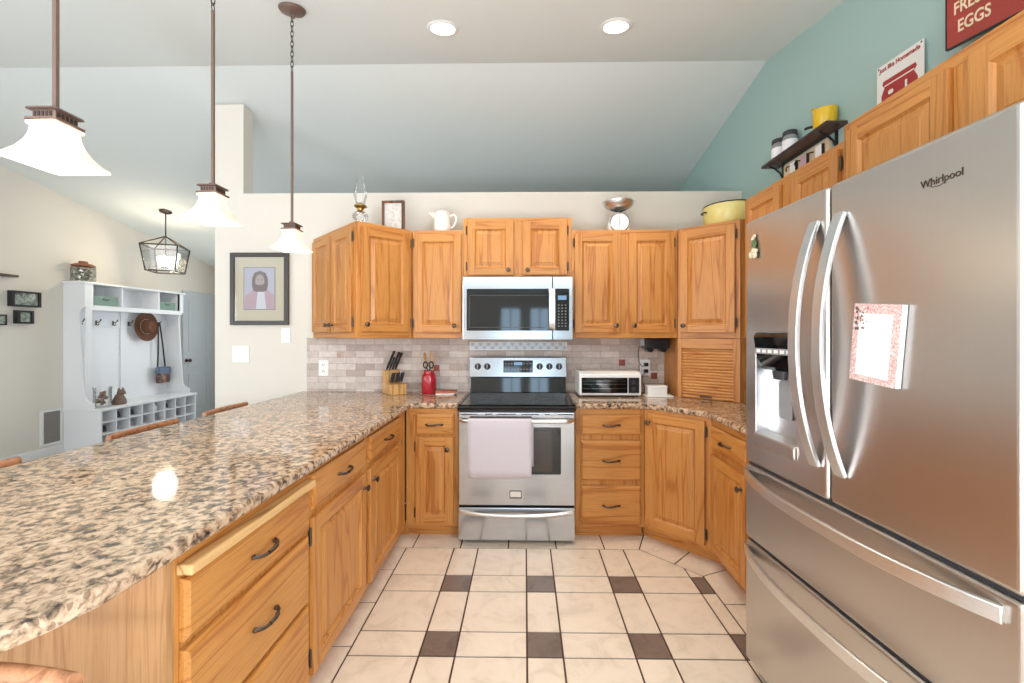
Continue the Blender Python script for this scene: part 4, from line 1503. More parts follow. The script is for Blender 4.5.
obj('pitcher_body', MB().lathe([(0, 0), (0.058, 0), (0.066, 0.01), (0.066, 0.06), (0.060, 0.11), (0.060, 0.155), (0.066, 0.165), (0.060, 0.165), (0.055, 0.15), (0.055, 0.02), (0, 0.012)], 28), 'ceramic', pt, smooth=50)
obj('handle', MB().tube([(0.056, 0, 0.14), (0.085, 0, 0.15), (0.108, 0, 0.13), (0.105, 0, 0.095), (0.085, 0, 0.06), (0.062, 0, 0.045)], 0.0085, 8), 'ceramic', pt, smooth=60)
obj('spout', MB().prism([(-0.050, 0.10), (-0.066, 0.125), (-0.098, 0.158), (-0.104, 0.166), (-0.055, 0.163)], -0.016, 0.016, 'y'), 'ceramic', pt, bevel=0.006, seg=3)
ks = thing('kitchen_scale', 'white dial kitchen scale with a steel bowl on the wall cabinet', 'scale', (0.71, 3.25, Z1 + 0.0005))
obj('scale_body', MB().prism([(-0.075, 0), (0.075, 0), (0.080, 0.06), (0.06, 0.118), (0.03, 0.135), (-0.03, 0.135), (-0.06, 0.118), (-0.080, 0.06)], -0.03, 0.06, 'y'), 'ceramic', ks, bevel=0.008, seg=3)
mt = Matrix.Translation((0, -0.0305, 0.072)) @ Matrix.Rotation(R(90), 4, 'X')
dl = obj('dial', MB().lathe([(0, 0), (0.068, 0), (0.070, 0.006), (0.064, 0.009), (0.064, 0.005), (0, 0.005)], 32, mat=mt), 'paper', ks, smooth=30)
obj('dial_rim', MB().lathe([(0.067, 0), (0.075, 0), (0.076, 0.008), (0.070, 0.012), (0.067, 0.010), (0.067, 0)], 32, mat=mt, closed=False), 'steel', ks, smooth=40)
tk = MB()
for k in range(24):
    a = 2 * PI * k / 24
    tk.tube([(0.050 * math.cos(a), -0.0362, 0.072 + 0.050 * math.sin(a)), (0.058 * math.cos(a), -0.0362, 0.072 + 0.058 * math.sin(a))], 0.0008, 4)
obj('dial_mark', tk, 'dark_gray', dl)
obj('pointer', MB().prism([(-0.0025, 0.045), (0.0025, 0.045), (0.0012, 0.125), (-0.0012, 0.125)], -0.0382, -0.0368, 'y'), 'black', dl)
obj('bracket', MB().tube([(0, 0.015, 0.134), (0, 0.015, 0.165)], 0.014, 10).tube([(-0.055, 0.015, 0.180), (0, 0.015, 0.163), (0.055, 0.015, 0.180)], 0.007, 8), 'black', ks, smooth=50)
obj('bowl', MB().lathe([(0, 0.170), (0.04, 0.172), (0.078, 0.184), (0.102, 0.202), (0.112, 0.226), (0.117, 0.226), (0.108, 0.198), (0.082, 0.179), (0.04, 0.1675), (0, 0.1665)], 30, (0, 0.015, 0.008)), 'steel_lt', ks, smooth=60)
yp = thing('enamel_pot', 'wide pale yellow enamel pot with a dark rim on the corner cabinet', 'pot', (1.475, 3.12, Z1 + 0.0005))
obj('pot_body', MB().lathe([(0, 0), (0.155, 0), (0.168, 0.012), (0.172, 0.150), (0.168, 0.150), (0.163, 0.02), (0, 0.008)], 40), 'yellow_pale', yp, smooth=50)
obj('rim', MB().tube([(0.171 * math.cos(2 * PI * k / 40), 0.171 * math.sin(2 * PI * k / 40), 0.152) for k in range(40)], 0.0045, 8, closed=True), 'black', yp, smooth=60)
for s in (-1, 1):
    obj('handle', MB().tube([(s * 0.170, -0.03, 0.105), (s * 0.188, -0.028, 0.106), (s * 0.194, 0, 0.106), (s * 0.188, 0.028, 0.106), (s * 0.170, 0.03, 0.105)], 0.005, 8), 'black', yp, smooth=60)

# ------------------------------------------------------------------ right wall: shelf, jars, signs
sh = thing('wall_shelf', 'dark wooden wall shelf with curved metal brackets on the teal wall', 'shelf', (0, 0, 0))
obj('board', MB().box(1.622, XR - 0.001, 2.33, 2.965, 2.503, 2.522), 'dark_wood', sh, bevel=0.004)
for y in (2.41, 2.90):
    b = MB()
    b.tube([(XR - 0.007, y, 2.41), (XR - 0.025, y, 2.45), (XR - 0.06, y, 2.48), (XR - 0.10, y, 2.4975)], 0.006, 8)
    b.box(XR - 0.010, XR - 0.001, y - 0.008, y + 0.008, 2.38, 2.502)
    obj('bracket', b, 'black', sh, smooth=40)
hr = thing('hook_rail', 'cream rail with dark hooks below the wall shelf', 'hook rail', (0, 0, 0))
obj('rail', MB().box(XR - 0.022, XR - 0.001, 2.45, 2.87, 2.385, 2.485), 'sign_cream', hr, bevel=0.003)
for y in (2.575, 2.70, 2.79):
    obj('hook', MB().tube([(XR - 0.022, y, 2.455), (XR - 0.045, y, 2.45), (XR - 0.056, y, 2.435), (XR - 0.05, y, 2.42)], 0.004, 8), 'black', hr, smooth=50)
for y, lb, mt_ in ((2.505, 'small white and black hanging plaque, closest to the refrigerator', 'paper'), (2.638, 'small mauve hanging plaque in the middle of the hook rail', 'robe'), (2.745, 'small pale hanging plaque at the far end of the hook rail', 'paper')):
    pq = thing('hanging_plaque', lb, 'plaque', (XR - 0.0225, y, 2.430), 0, 'plaques on the hook rail')
    obj('plaque_block', MB().box(-0.018, 0.0, -0.028, 0.028, -0.035, 0.035), 'black', pq, bevel=0.002)
    obj('plaque_face', MB().box(-0.0195, -0.0181, -0.026, 0.026, -0.033, 0.033), mt_, pq)
for x, y, lb in ((1.682, 2.86, 'lidded glass jar with a white label at the far end of the shelf'), (1.684, 2.745, 'lidded glass jar next to the end jar on the shelf')):
    j = thing('spice_jar', lb, 'jar', (x, y, 2.5225), 0, 'jars on the dark shelf')
    obj('jar_body', MB().lathe([(0, 0), (0.040, 0), (0.044, 0.006), (0.044, 0.085), (0.038, 0.10), (0.036, 0.106), (0, 0.106)], 24), 'gray', j, smooth=40)
    obj('paper_label', MB().lathe([(0.0445, 0.012), (0.0445, 0.075)], 24, closed=False), 'paper', j, smooth=60)
    obj('lid', MB().lathe([(0, 0.1065), (0.041, 0.1065), (0.042, 0.11), (0.042, 0.130), (0.039, 0.134), (0, 0.134)], 24), 'dark_gray', j, smooth=40)
yc = thing('yellow_saucepan', 'small bright yellow enamel saucepan at the near end of the shelf', 'saucepan', (1.678, 2.42, 2.5225))
obj('pan_body', MB().lathe([(0, 0), (0.050, 0), (0.056, 0.008), (0.059, 0.10), (0.056, 0.10), (0.052, 0.012), (0, 0.006)], 30), 'yellow', yc, smooth=50)
obj('handle', MB().tube([(-0.030, 0.045, 0.03), (-0.045, 0.065, 0.035), (-0.055, 0.085, 0.035)], 0.008, 8), 'black', yc, smooth=50)
obj('spout', MB().prism([(-0.05, 0.07), (-0.062, 0.10), (-0.072, 0.105), (-0.05, 0.10)], -0.015, 0.015, 'y'), 'yellow', yc, bevel=0.003)

# red sign: FRESH EGGS. local frame: x along the face, -y out of the wall
P1, P2 = (1.655, 1.706), (1.722, 1.47)
rzS = math.atan2(P2[1] - P1[1], P2[0] - P1[0])
sg = thing('egg_sign', 'red wooden sign reading FRESH EGGS above the refrigerator cabinet', 'sign', (P1[0], P1[1], 2.487), rzS)
SW = 0.40
P2n = None
obj('sign_board', MB().box(0, SW, 0.0, 0.014, 0.0, 0.21), 'sign_red', sg, bevel=0.001)
obj('sign_edge', MB().box(-0.004, -0.0002, -0.001, 0.015, -0.004, 0.214).box(-0.0002, SW, 0.0, 0.0145, -0.004, -0.0002), 'black', sg)
lettering('sign_lettering', 'FRESH', 0.065, 'sign_cream', sg, (0.022, -0.001, 0.136), (R(90), 0, 0), 0.0006, 0.62, 'LEFT', bold=0.0012)
lettering('sign_lettering', 'EGGS', 0.065, 'sign_cream', sg, (0.034, -0.001, 0.063), (R(90), 0, 0), 0.0006, 0.62, 'LEFT', bold=0.0012)
eg = MB()
eg.prism([(0.200 + 0.034 * math.cos(a) * (1 - 0.12 * math.cos(a)), 0.095 + 0.026 * math.sin(a)) for a in [2 * PI * k / 24 for k in range(24)]], -0.0014, -0.0002, 'y')
obj('painted_egg', eg, 'sign_cream', sg)

# white enamel sign with a red crock, leaning on the teal wall behind the cabinet top
CS0, CS1 = (1.700, 2.095), (1.722, 1.875)
rzC = math.atan2(CS1[1] - CS0[1], CS1[0] - CS0[0])
cs = thing('crock_sign', 'white enamel sign with a red crock leaning on the teal wall', 'sign', (CS0[0], CS0[1], 2.217), rzC)
CW = 0.222
obj('sign_plate', MB().box(0, CW, 0.0, 0.004, 0.0, 0.432), 'sign_white', cs, bevel=0.001)
lettering('sign_lettering', 'Just like Homemade', 0.030, 'crock', cs, (CW / 2, -0.001, 0.408), (R(90), 0, 0), 0.0006, 0.78, bold=0.0006)
cr = [(0.030, 0.335), (0.036, 0.350), (0.186, 0.350), (0.192, 0.335), (0.180, 0.318), (0.196, 0.285), (0.196, 0.20), (0.186, 0.16), (0.036, 0.16), (0.026, 0.20), (0.026, 0.285), (0.042, 0.318)]
obj('painted_crock', MB().prism(cr, -0.0015, -0.0002, 'y'), 'crock', cs)
obj('painted_highlight', MB().prism(rrect(0.040, 0.182, 0.322, 0.328, 0.002), -0.002, -0.0016, 'y').prism(rrect(0.140, 0.150, 0.235, 0.30, 0.004), -0.002, -0.0016, 'y').prism(rrect(0.158, 0.178, 0.235, 0.262, 0.004), -0.002, -0.0016, 'y').prism(rrect(0.060, 0.085, 0.275, 0.295, 0.008), -0.002, -0.0016, 'y'), 'sign_white', cs)
obj('mounting_hole', MB().lathe([(0, 0), (0.004, 0), (0.004, 0.001), (0, 0.001)], 10, mat=Matrix.Translation((0.010, -0.0003, 0.422)) @ Matrix.Rotation(R(90), 4, 'X')).lathe([(0, 0), (0.004, 0), (0.004, 0.001), (0, 0.001)], 10, mat=Matrix.Translation((CW - 0.010, -0.0003, 0.422)) @ Matrix.Rotation(R(90), 4, 'X')), 'black', cs)

# ------------------------------------------------------------------ portrait picture on the white wall (a plain generic bust)
pp = thing('framed_portrait', 'dark-framed bust portrait print with a cream mat on the white wall', 'picture', (-2.152, YB - 0.001, 1.74))
f = MB()
w2, h2, fw = 0.238, 0.293, 0.034
for a, b, c, d_ in ((-w2, -w2 + fw, -h2, h2), (w2 - fw, w2, -h2, h2), (-w2 + fw, w2 - fw, h2 - fw, h2), (-w2 + fw, w2 - fw, -h2, -h2 + fw)):
    f.box(a, b, -0.028, 0.0, c, d_)
obj('frame', f, 'frame_dark', pp, bevel=0.004)
obj('mat_board', MB().box(-w2 + fw, w2 - fw, -0.012, -0.002, -h2 + fw, h2 - fw), 'mat_cream', pp)
obj('mat_opening', MB().box(-0.132, 0.128, -0.0132, -0.0121, -0.170, 0.176), 'hair', pp)
pr_ = obj('print', MB().box(-0.127, 0.123, -0.0142, -0.0133, -0.165, 0.171), 'mat_lav', pp)


def disc(cx_, cz_, rx, rz_, y, n=24, mb=None):
    mb = mb or MB()
    return mb.prism([(cx_ + rx * math.cos(2 * PI * k / n), cz_ + rz_ * math.sin(2 * PI * k / n)) for k in range(n)], y - 0.0006, y, 'y')


obj('printed_shoulders', MB().prism([(-0.125, -0.163), (0.121, -0.163), (0.121, -0.06), (0.07, -0.012), (-0.06, -0.012), (-0.118, -0.06)], -0.0150, -0.0143, 'y'), 'robe', pr_)
obj('printed_shirt', MB().prism([(-0.03, -0.163), (0.055, -0.163), (0.04, -0.02), (-0.015, -0.02)], -0.0157, -0.0151, 'y'), 'robe_w', pr_)
hm = MB().prism([(-0.050, -0.015), (-0.062, 0.03), (-0.060, 0.085), (-0.042, 0.130), (0.004, 0.148), (0.050, 0.130), (0.068, 0.085), (0.070, 0.03), (0.058, -0.015), (0.030, -0.024), (-0.022, -0.024)], -0.0164, -0.0158, 'y')
obj('printed_hair', hm, 'hair', pr_)
obj('printed_face', disc(0.004, 0.062, 0.038, 0.055, -0.0170), 'skin', pr_)
bd_ = MB().prism([(-0.032, 0.040), (-0.026, 0.010), (0.004, -0.008), (0.034, 0.010), (0.040, 0.040), (0.022, 0.032), (-0.014, 0.032)], -0.0182, -0.0176, 'y')
for ex in (-0.012, 0.020):
    bd_.prism([(ex - 0.008, 0.070), (ex + 0.008, 0.070), (ex + 0.007, 0.076), (ex - 0.007, 0.076)], -0.0182, -0.0176, 'y')
obj('printed_features', bd_, 'hair', pr_)
obj('frame_glass', MB().box(-w2 + fw, w2 - fw, -0.0200, -0.0190, -h2 + fw, h2 - fw), 'glass_soft', pp)


# ------------------------------------------------------------------ pendants, cans, lantern
def square_loft(mb, prof, mi=0):
    """square shade: (half width, z) rings with slightly softened corners"""
    rings = []
    for hw, z in prof:
        c = hw * 0.10
        pts = [(-hw, -hw + c), (-hw + c, -hw), (hw - c, -hw), (hw, -hw + c), (hw, hw - c), (hw - c, hw), (-hw + c, hw), (-hw, hw - c)]
        rings.append([mb.bm.verts.new((x, y, z)) for x, y in pts])
    for a, b in zip(rings, rings[1:]):
        for k in range(8):
            mb.bm.faces.new([a[k], a[(k + 1) % 8], b[(k + 1) % 8], b[k]]).material_index = mi
    return rings


def pendant(label, y, dx=0.0):
    x = -1.3 + dx
    zc = ceil_z(y)
    p = thing('pendant_light', label, 'pendant light', (x, y, zc), 0, 'pendant lights over the peninsula')
    tilt = math.atan(S_NEAR)
    mt = Matrix.Rotation(tilt, 4, 'X')
    cn_ = obj('canopy', MB().lathe([(0, 0.0), (0.068, -0.002), (0.070, -0.008), (0.062, -0.020), (0.030, -0.030), (0.012, -0.034), (0.010, -0.05), (0, -0.05)], 28, mat=mt), 'bronze', p, smooth=45)
    zb = 1.842 - zc          # bottom of the shade
    zt = zb + 0.108
    rod_top = -0.355
    ch = MB()
    nl = 11
    for k in range(nl):
        z0 = -0.045 + (rod_top + 0.045) * (k + 0.5) / nl
        ax = k % 2
        ch.tube([((0.008 * math.cos(t) if ax else 0), (0 if ax else 0.008 * math.cos(t)), z0 + 0.019 * math.sin(t)) for t in [2 * PI * q / 12 for q in range(12)]], 0.0022, 6, closed=True)
    obj('chain', ch, 'bronze_d', p, smooth=60)
    obj('stem', MB().box(-0.0055, 0.0055, -0.0055, 0.0055, zt + 0.048, rod_top), 'bronze', p, bevel=0.0015)
    cap = MB()
    square_loft(cap, [(0.0, zt + 0.050), (0.010, zt + 0.050), (0.012, zt + 0.042), (0.040, zt + 0.035), (0.042, zt + 0.030), (0.032, zt + 0.028), (0.032, zt + 0.009), (0.043, zt + 0.006), (0.043, zt + 0.001), (0.0, zt + 0.001)])
    cp_ = obj('fitter', cap, 'bronze', p)
    dn = MB()
    for k in range(5):
        u = -0.022 + k * 0.011
        for sgn in (-1, 1):
            dn.box(u - 0.003, u + 0.003, sgn * 0.0325 - 0.001, sgn * 0.0325 + 0.001, zt + 0.012, zt + 0.025)
            dn.box(sgn * 0.0325 - 0.001, sgn * 0.0325 + 0.001, u - 0.003, u + 0.003, zt + 0.012, zt + 0.025)
    obj('dentil', dn, 'bronze_d', cp_)
    s = MB()
    square_loft(s, [(0.036, zt), (0.042, zt - 0.003), (0.042, zt - 0.010), (0.036, zt - 0.014), (0.038, zt - 0.032), (0.044, zt - 0.053), (0.056, zt - 0.076), (0.072, zt - 0.096), (0.083, zt - 0.103), (0.083, zt - 0.108),
                    (0.079, zt - 0.108), (0.069, zt - 0.097), (0.053, zt - 0.078), (0.041, zt - 0.054), (0.035, zt - 0.032), (0.033, zt - 0.003)])
    obj('shade', s, 'shade', p, smooth=35)
    obj('bulb', MB().ball((0, 0, zt - 0.045), 0.020, (1, 1, 1.25)), 'bulb', p, smooth=60)
    light('pendant_glow', 'POINT', (x, y, 1.842 - 0.03), 1.6, (1.0, 0.84, 0.62), shadow_soft_size=0.06)
    return p


pendant('pendant light with a square frosted shade, closest to the open end of the peninsula', 1.172, -0.005)
pendant('middle pendant light with a square frosted shade over the peninsula', 1.767)
pendant('pendant light whose whole chain and canopy show, beside the angled wall cabinet', 2.374)

for x, lb in ((-0.497, 'recessed ceiling light above the left side of the range'), (0.553, 'recessed ceiling light above the right side of the range')):
    y = 2.6
    c = thing('recessed_light', lb, 'ceiling light', (x, y, ceil_z(y)), 0, 'recessed ceiling lights')
    mt = Matrix.Rotation(math.atan(S_NEAR), 4, 'X')
    obj('trim_ring', MB().lathe([(0.070, -0.001), (0.095, -0.001), (0.097, -0.004), (0.092, -0.008), (0.074, -0.010), (0.070, -0.004), (0.070, -0.001)], 32, mat=mt, closed=False), 'trim_white', c, smooth=45)
    obj('lamp', MB().lathe([(0, -0.022), (0.03, -0.019), (0.055, -0.010), (0.070, -0.001), (0, -0.001)], 28, mat=mt), 'can_lamp', c, smooth=45)
    light('can_spot', 'SPOT', (x, y, ceil_z(y) - 0.05), 36 if x < 0 else 56, (1.0, 0.90, 0.74), (R(0), 0, 0), spot_size=R(88), spot_blend=0.6, shadow_soft_size=0.06)

ln = thing('lantern_light', 'open cage hall lantern hanging near the white bench', 'lantern', (-4.5, 5.3, ceil_z(5.3)), R(20))
zc = ceil_z(5.3)
obj('canopy', MB().lathe([(0, 0), (0.065, -0.002), (0.065, -0.014), (0.04, -0.026), (0, -0.03)], 24, mat=Matrix.Rotation(-math.atan(S_FAR), 4, 'X')), 'bronze_d', ln, smooth=45)
obj('stem', MB().tube([(0, 0, -0.02), (0, 0, 2.60 - zc)], 0.007, 8), 'bronze_d', ln, smooth=60)
cg = MB()
T, Bt, AP = 2.465 - zc, 2.155 - zc, 2.60 - zc
hT, hB = 0.19, 0.15
ct4 = [(-hT, -hT, T), (hT, -hT, T), (hT, hT, T), (-hT, hT, T)]
cb4 = [(-hB, -hB, Bt), (hB, -hB, Bt), (hB, hB, Bt), (-hB, hB, Bt)]
for k in range(4):
    k2 = (k + 1) % 4
    for p, q in ((ct4[k], ct4[k2]), (cb4[k], cb4[k2]), (ct4[k], cb4[k]), (ct4[k], (0, 0, AP))):
        cg.tube([p, q], 0.008, 6)
obj('cage', cg, 'bronze_d', ln)
gp = MB()
for k in range(4):
    k2 = (k + 1) % 4
    gp.hexa([Vector(p) * 1.0 + Vector((0, 0, 0)) for p in (cb4[k], cb4[k2], Vector(cb4[k2]) * 0.985 + Vector((0, 0, cb4[0][2] * 0.015)), Vector(cb4[k]) * 0.985 + Vector((0, 0, cb4[0][2] * 0.015)), ct4[k], ct4[k2], Vector(ct4[k2]) * 0.985 + Vector((0, 0, ct4[0][2] * 0.015)), Vector(ct4[k]) * 0.985 + Vector((0, 0, ct4[0][2] * 0.015)))])
obj('glass_pane', gp, 'glass_soft', ln)
obj('candle_arm', MB().tube([(-0.06, 0, Bt + 0.06), (0.06, 0, Bt + 0.06)], 0.006, 6).tube([(0, -0.06, Bt + 0.06), (0, 0.06, Bt + 0.06)], 0.006, 6).tube([(0, 0, Bt + 0.06), (0, 0, AP)], 0.005, 6), 'bronze_d', ln)
for dx, dy in ((-.06, 0), (.06, 0), (0, -.06), (0, .06)):
    obj('bulb', MB().ball((dx, dy, Bt + 0.155), 0.028, (1, 1, 1.5)).tube([(dx, dy, Bt + 0.06), (dx, dy, Bt + 0.12)], 0.012, 8), 'bulb', ln, smooth=60)
light('lantern_glow', 'POINT', (-4.5, 5.3, 2.34), 13, (1.0, 0.86, 0.66), shadow_soft_size=0.12)


# ------------------------------------------------------------------ bar stools
def stool(label, x, y, rz):
    """local: back at -x side, seat toward +x; rail along y"""
    s = thing('bar_stool', label, 'stool', (x, y, 0), rz, 'wooden bar stools')
    hw = 0.205
    rl_ = MB()
    pts = [(0.0 - 0.022 * (1 - (k / 6 - 1) ** 2), -hw + 2 * hw * k / 12, 0.866) for k in range(13)]
    rl_.tube(pts, 0.02, 10, flat=(0.020, 0.013), up=(0, 0, 1))
    obj('top_rail', rl_, 'bar_wood', s, smooth=60)
    obj('lower_rail', MB().tube([(0.012 - 0.02 * (1 - (k / 6 - 1) ** 2), -hw + 0.02 + 2 * (hw - 0.02) * k / 12, 0.74) for k in range(13)], 0.02, 8, flat=(0.018, 0.010), up=(0, 0, 1)), 'bar_wood', s, smooth=60)
    obj('seat', MB().prism(rrect(0.02, 0.40, -0.20, 0.20, 0.05), 0.595, 0.628, 'z'), 'bar_wood', s, bevel=0.010, seg=3)
    for sy in (-1, 1):
        obj('leg', MB().tube([(-0.03, sy * 0.20, 0.001), (0.03, sy * 0.18, 0.60), (0.0, sy * 0.19, 0.86)], [0.016, 0.018, 0.014], 10), 'bar_wood_v', s, smooth=60)
        obj('leg', MB().tube([(0.39, sy * 0.20, 0.001), (0.36, sy * 0.17, 0.597)], [0.015, 0.019], 10), 'bar_wood_v', s, smooth=60)
    st_ = MB()
    st_.tube([(0.385, -0.19, 0.2), (0.385, 0.19, 0.2)], 0.011, 8)
    st_.tube([(-0.01, -0.19, 0.26), (-0.01, 0.19, 0.26)], 0.011, 8)
    for sy in (-1, 1):
        st_.tube([(-0.01, sy * 0.193, 0.3), (0.38, sy * 0.19, 0.3)], 0.010, 8)
    obj('stretcher', st_, 'bar_wood', s, smooth=60)
    return s


stool('wooden bar stool tucked at the peninsula, back rail below the hooks of the bench', -2.0, 2.232, 0)
stool('wooden bar stool tucked at the peninsula, closest to the white wall', -2.0, 2.848, 0)
stool('wooden bar stool tucked at the peninsula, only a corner of its rail shows', -2.0, 1.46, 0)

s_ = stool('wooden bar stool parked at the rounded end of the peninsula, rail under the overhang', -0.895, 0.655, R(-90))
s_.scale = (0.95, 0.95, 0.95)

# ------------------------------------------------------------------ hall bench
BX, BYa, BYb = -4.925, 4.90, 6.34
HX = -5.115
XW = XL + 0.002
hb_ = thing('hall_bench', 'white hall tree bench with shoe cubbies and coat hooks', 'bench', (0, 0, 0))
b = MB()
b.box(XW, BX, BYa, BYa + 0.02, 0.001, 0.47)
b.box(XW, BX, BYb - 0.02, BYb, 0.001, 0.47)
b.box(XW, BX, BYa + 0.02, BYb - 0.02, 0.001, 0.06)
b.box(XW, XW + 0.012, BYa + 0.02, BYb - 0.02, 0.06, 0.47)
NC, NR = 8, 3
cw = (BYb - BYa - 0.04) / NC
chh = (0.47 - 0.06) / NR
for i in range(1, NC):
    b.box(XW + 0.012, BX - 0.002, BYa + 0.02 + i * cw - 0.006, BYa + 0.02 + i * cw + 0.006, 0.06, 0.47)
for j in range(1, NR):
    b.box(XW + 0.012, BX - 0.003, BYa + 0.02, BYb - 0.02, 0.06 + j * chh - 0.006, 0.06 + j * chh + 0.006)
obj('shoe_cubby', b, 'bench_white', hb_)
obj('seat', MB().box(XW, BX + 0.015, BYa - 0.012, BYb + 0.012, 0.4705, 0.50), 'bench_white', hb_, bevel=0.004)
obj('back_board', MB().box(XW, XW + 0.015, BYa + 0.02, BYb - 0.02, 0.5005, 1.70), 'bench_white', hb_)
obj('back_board', MB().box(XW + 0.0155, XW + 0.03, 5.58, 5.66, 0.5005, 1.70), 'bench_white', hb_)


def scallop():
    """side panel outline in (x, z): wide at the foot and under the shelf, hollow between"""
    pts = [(XW, 0.5005), (BX - 0.09, 0.5005), (BX - 0.09, 0.57)]
    pts += [(BX - 0.09 - 0.10 * math.sin(PI / 2 * k / 6), 0.57 + 0.10 * (1 - math.cos(PI / 2 * k / 6))) for k in range(1, 7)]
    return pts + [(HX - 0.06, 1.60)] + [(HX - 0.06 + 0.06 * (1 - math.cos(PI / 2 * k / 6)), 1.60 + 0.09 * math.sin(PI / 2 * k / 6)) for k in range(1, 7)] + [(HX, 1.965), (XW, 1.965)]


for y in (BYa, BYb - 0.02):
    obj('side_panel', MB().prism(scallop(), y, y + 0.02, 'y'), 'bench_white', hb_)
u = MB()
u.box(XW, HX, BYa + 0.02, BYb - 0.02, 1.70, 1.718)
u.box(XW, XW + 0.012, BYa + 0.02, BYb - 0.02, 1.718, 1.965)
for y in (BYa + 0.085, BYa + 0.46, BYb - 0.43, BYb - 0.085):
    u.box(XW + 0.012, HX, y, y + 0.016, 1.718, 1.965)
u.box(HX - 0.016, HX, BYa + 0.02, BYa + 0.085, 1.718, 1.965)
u.box(HX - 0.016, HX, BYb - 0.085, BYb - 0.02, 1.718, 1.965)
u.box(HX - 0.016, HX, BYa + 0.02, BYb - 0.02, 1.66, 1.70)
obj('upper_cubby', u, 'bench_white', hb_)
obj('top_board', MB().box(XW, HX + 0.02, BYa - 0.02, BYb + 0.02, 1.9655, 1.99), 'bench_white', hb_, bevel=0.004)
# front stiles with a rounded inner shoulder
stl = MB()
stl.box(HX - 0.016, HX, BYa + 0.02, BYa + 0.085, 0.70, 1.66)
obj('front_stile', stl, 'bench_white', hb_)
rail_z = 1.515
obj('hook_board', MB().box(XW + 0.0155, XW + 0.032, BYa + 0.04, 5.57, rail_z - 0.05, rail_z + 0.05).box(XW + 0.0155, XW + 0.032, 5.67, BYb - 0.03, rail_z - 0.05, rail_z + 0.05), 'bench_white', hb_, bevel=0.003)
for y in (5.05, 5.25, 5.47, 5.685, 5.90, 6.13):
    h = MB()
    xx = XW + 0.032
    h.tube([(xx, y, rail_z + 0.01), (xx + 0.03, y, rail_z + 0.005), (xx + 0.055, y, rail_z + 0.025), (xx + 0.06, y, rail_z + 0.038)], 0.006, 8)
    h.tube([(xx, y, rail_z - 0.01), (xx + 0.02, y, rail_z - 0.03), (xx + 0.035, y, rail_z - 0.022), (xx + 0.036, y, rail_z - 0.008)], 0.005, 8)
    h.ball((xx + 0.06, y, rail_z + 0.040), 0.008)
    h.box(xx, xx + 0.004, y - 0.012, y + 0.012, rail_z - 0.03, rail_z + 0.03)
    obj('coat_hook', h, 'pewter', hb_, smooth=50)

# bins in the upper cubbies
for y, w, lb in ((BYa + 0.28, 0.28, 'sage green fabric bin in the left upper cubby of the bench'), (BYb - 0.255, 0.27, 'sage green fabric bin in the right upper cubby of the bench')):
    bn = thing('storage_bin', lb, 'bin', (XW + 0.125, y, 1.7185), 0, 'green bins in the bench')
    o_ = MB()
    o_.box(-0.10, 0.10, -w / 2, w / 2, 0, 0.006)
    o_.box(-0.10, -0.094, -w / 2, w / 2, 0.006, 0.115)
    o_.box(0.094, 0.10, -w / 2, w / 2, 0.006, 0.115)
    o_.box(-0.094, 0.094, -w / 2, -w / 2 + 0.006, 0.006, 0.115)
    o_.box(-0.094, 0.094, w / 2 - 0.006, w / 2, 0.006, 0.115)
    obj('bin_body', o_, 'green_bin', bn)
    obj('handle', MB().tube([(0.101, -0.04, 0.085), (0.108, -0.02, 0.075), (0.108, 0.02, 0.075), (0.101, 0.04, 0.085)], 0.005, 8), 'pewter', bn, smooth=50)

# hat
hx, hy, hz = XW + 0.055, 5.90, 1.48
ht = thing('hat', 'round brown felt hat hanging on a hook of the white bench', 'hat', (hx, hy, hz))
mt = Matrix.Rotation(R(88), 4, 'Y') @ Matrix.Rotation(R(4), 4, 'X')
obj('brim', MB().lathe([(0.09, 0.020), (0.14, 0.012), (0.19, 0.022), (0.205, 0.038), (0.200, 0.040), (0.185, 0.028), (0.14, 0.018), (0.09, 0.026)], 36, mat=mt, sx=1.0, sy=0.86, closed=False), 'hat', ht, smooth=60)
obj('crown', MB().lathe([(0.098, 0.020), (0.096, 0.06), (0.088, 0.105), (0.065, 0.125), (0.03, 0.115), (0, 0.108)], 30, mat=mt, sy=0.86, closed=False), 'hat', ht, smooth=60)
bdn = MB()
for k in range(22):
    a = 2 * PI * k / 22
    p = mt @ Vector((0.101 * math.cos(a), 0.101 * 0.86 * math.sin(a), 0.034))
    bdn.ball(p, 0.008, n=8)
obj('hat_band', bdn, 'cream', ht, smooth=60)
# shoulder bag
sb = thing('shoulder_bag', 'small patterned shoulder bag on a long dark strap', 'bag', (XW + 0.06, 6.13, 0))
stp = MB()
stp.strip([(0.010, -0.03, 0.902), (0.014, -0.024, 1.10), (0.012, -0.020, 1.36), (0.006, -0.016, 1.50), (0.004, -0.012, 1.532), (0.004, 0.0, 1.548), (0.004, 0.012, 1.532), (0.006, 0.018, 1.50), (0.012, 0.055, 1.22), (0.010, 0.10, 0.902)], 0.020, 0.005, (1, 0, 0))
obj('strap', stp, 'strap', sb)
obj('bag_body', MB().prism(rrect(-0.055, 0.135, 0.665, 0.86, 0.02), 0.0, 0.06, 'x'), 'bag', sb, bevel=0.010, seg=3)
obj('bag_flap', MB().prism(rrect(-0.058, 0.138, 0.80, 0.90, 0.02), -0.004, 0.068, 'x'), 'bag_blue', sb, bevel=0.008, seg=3)

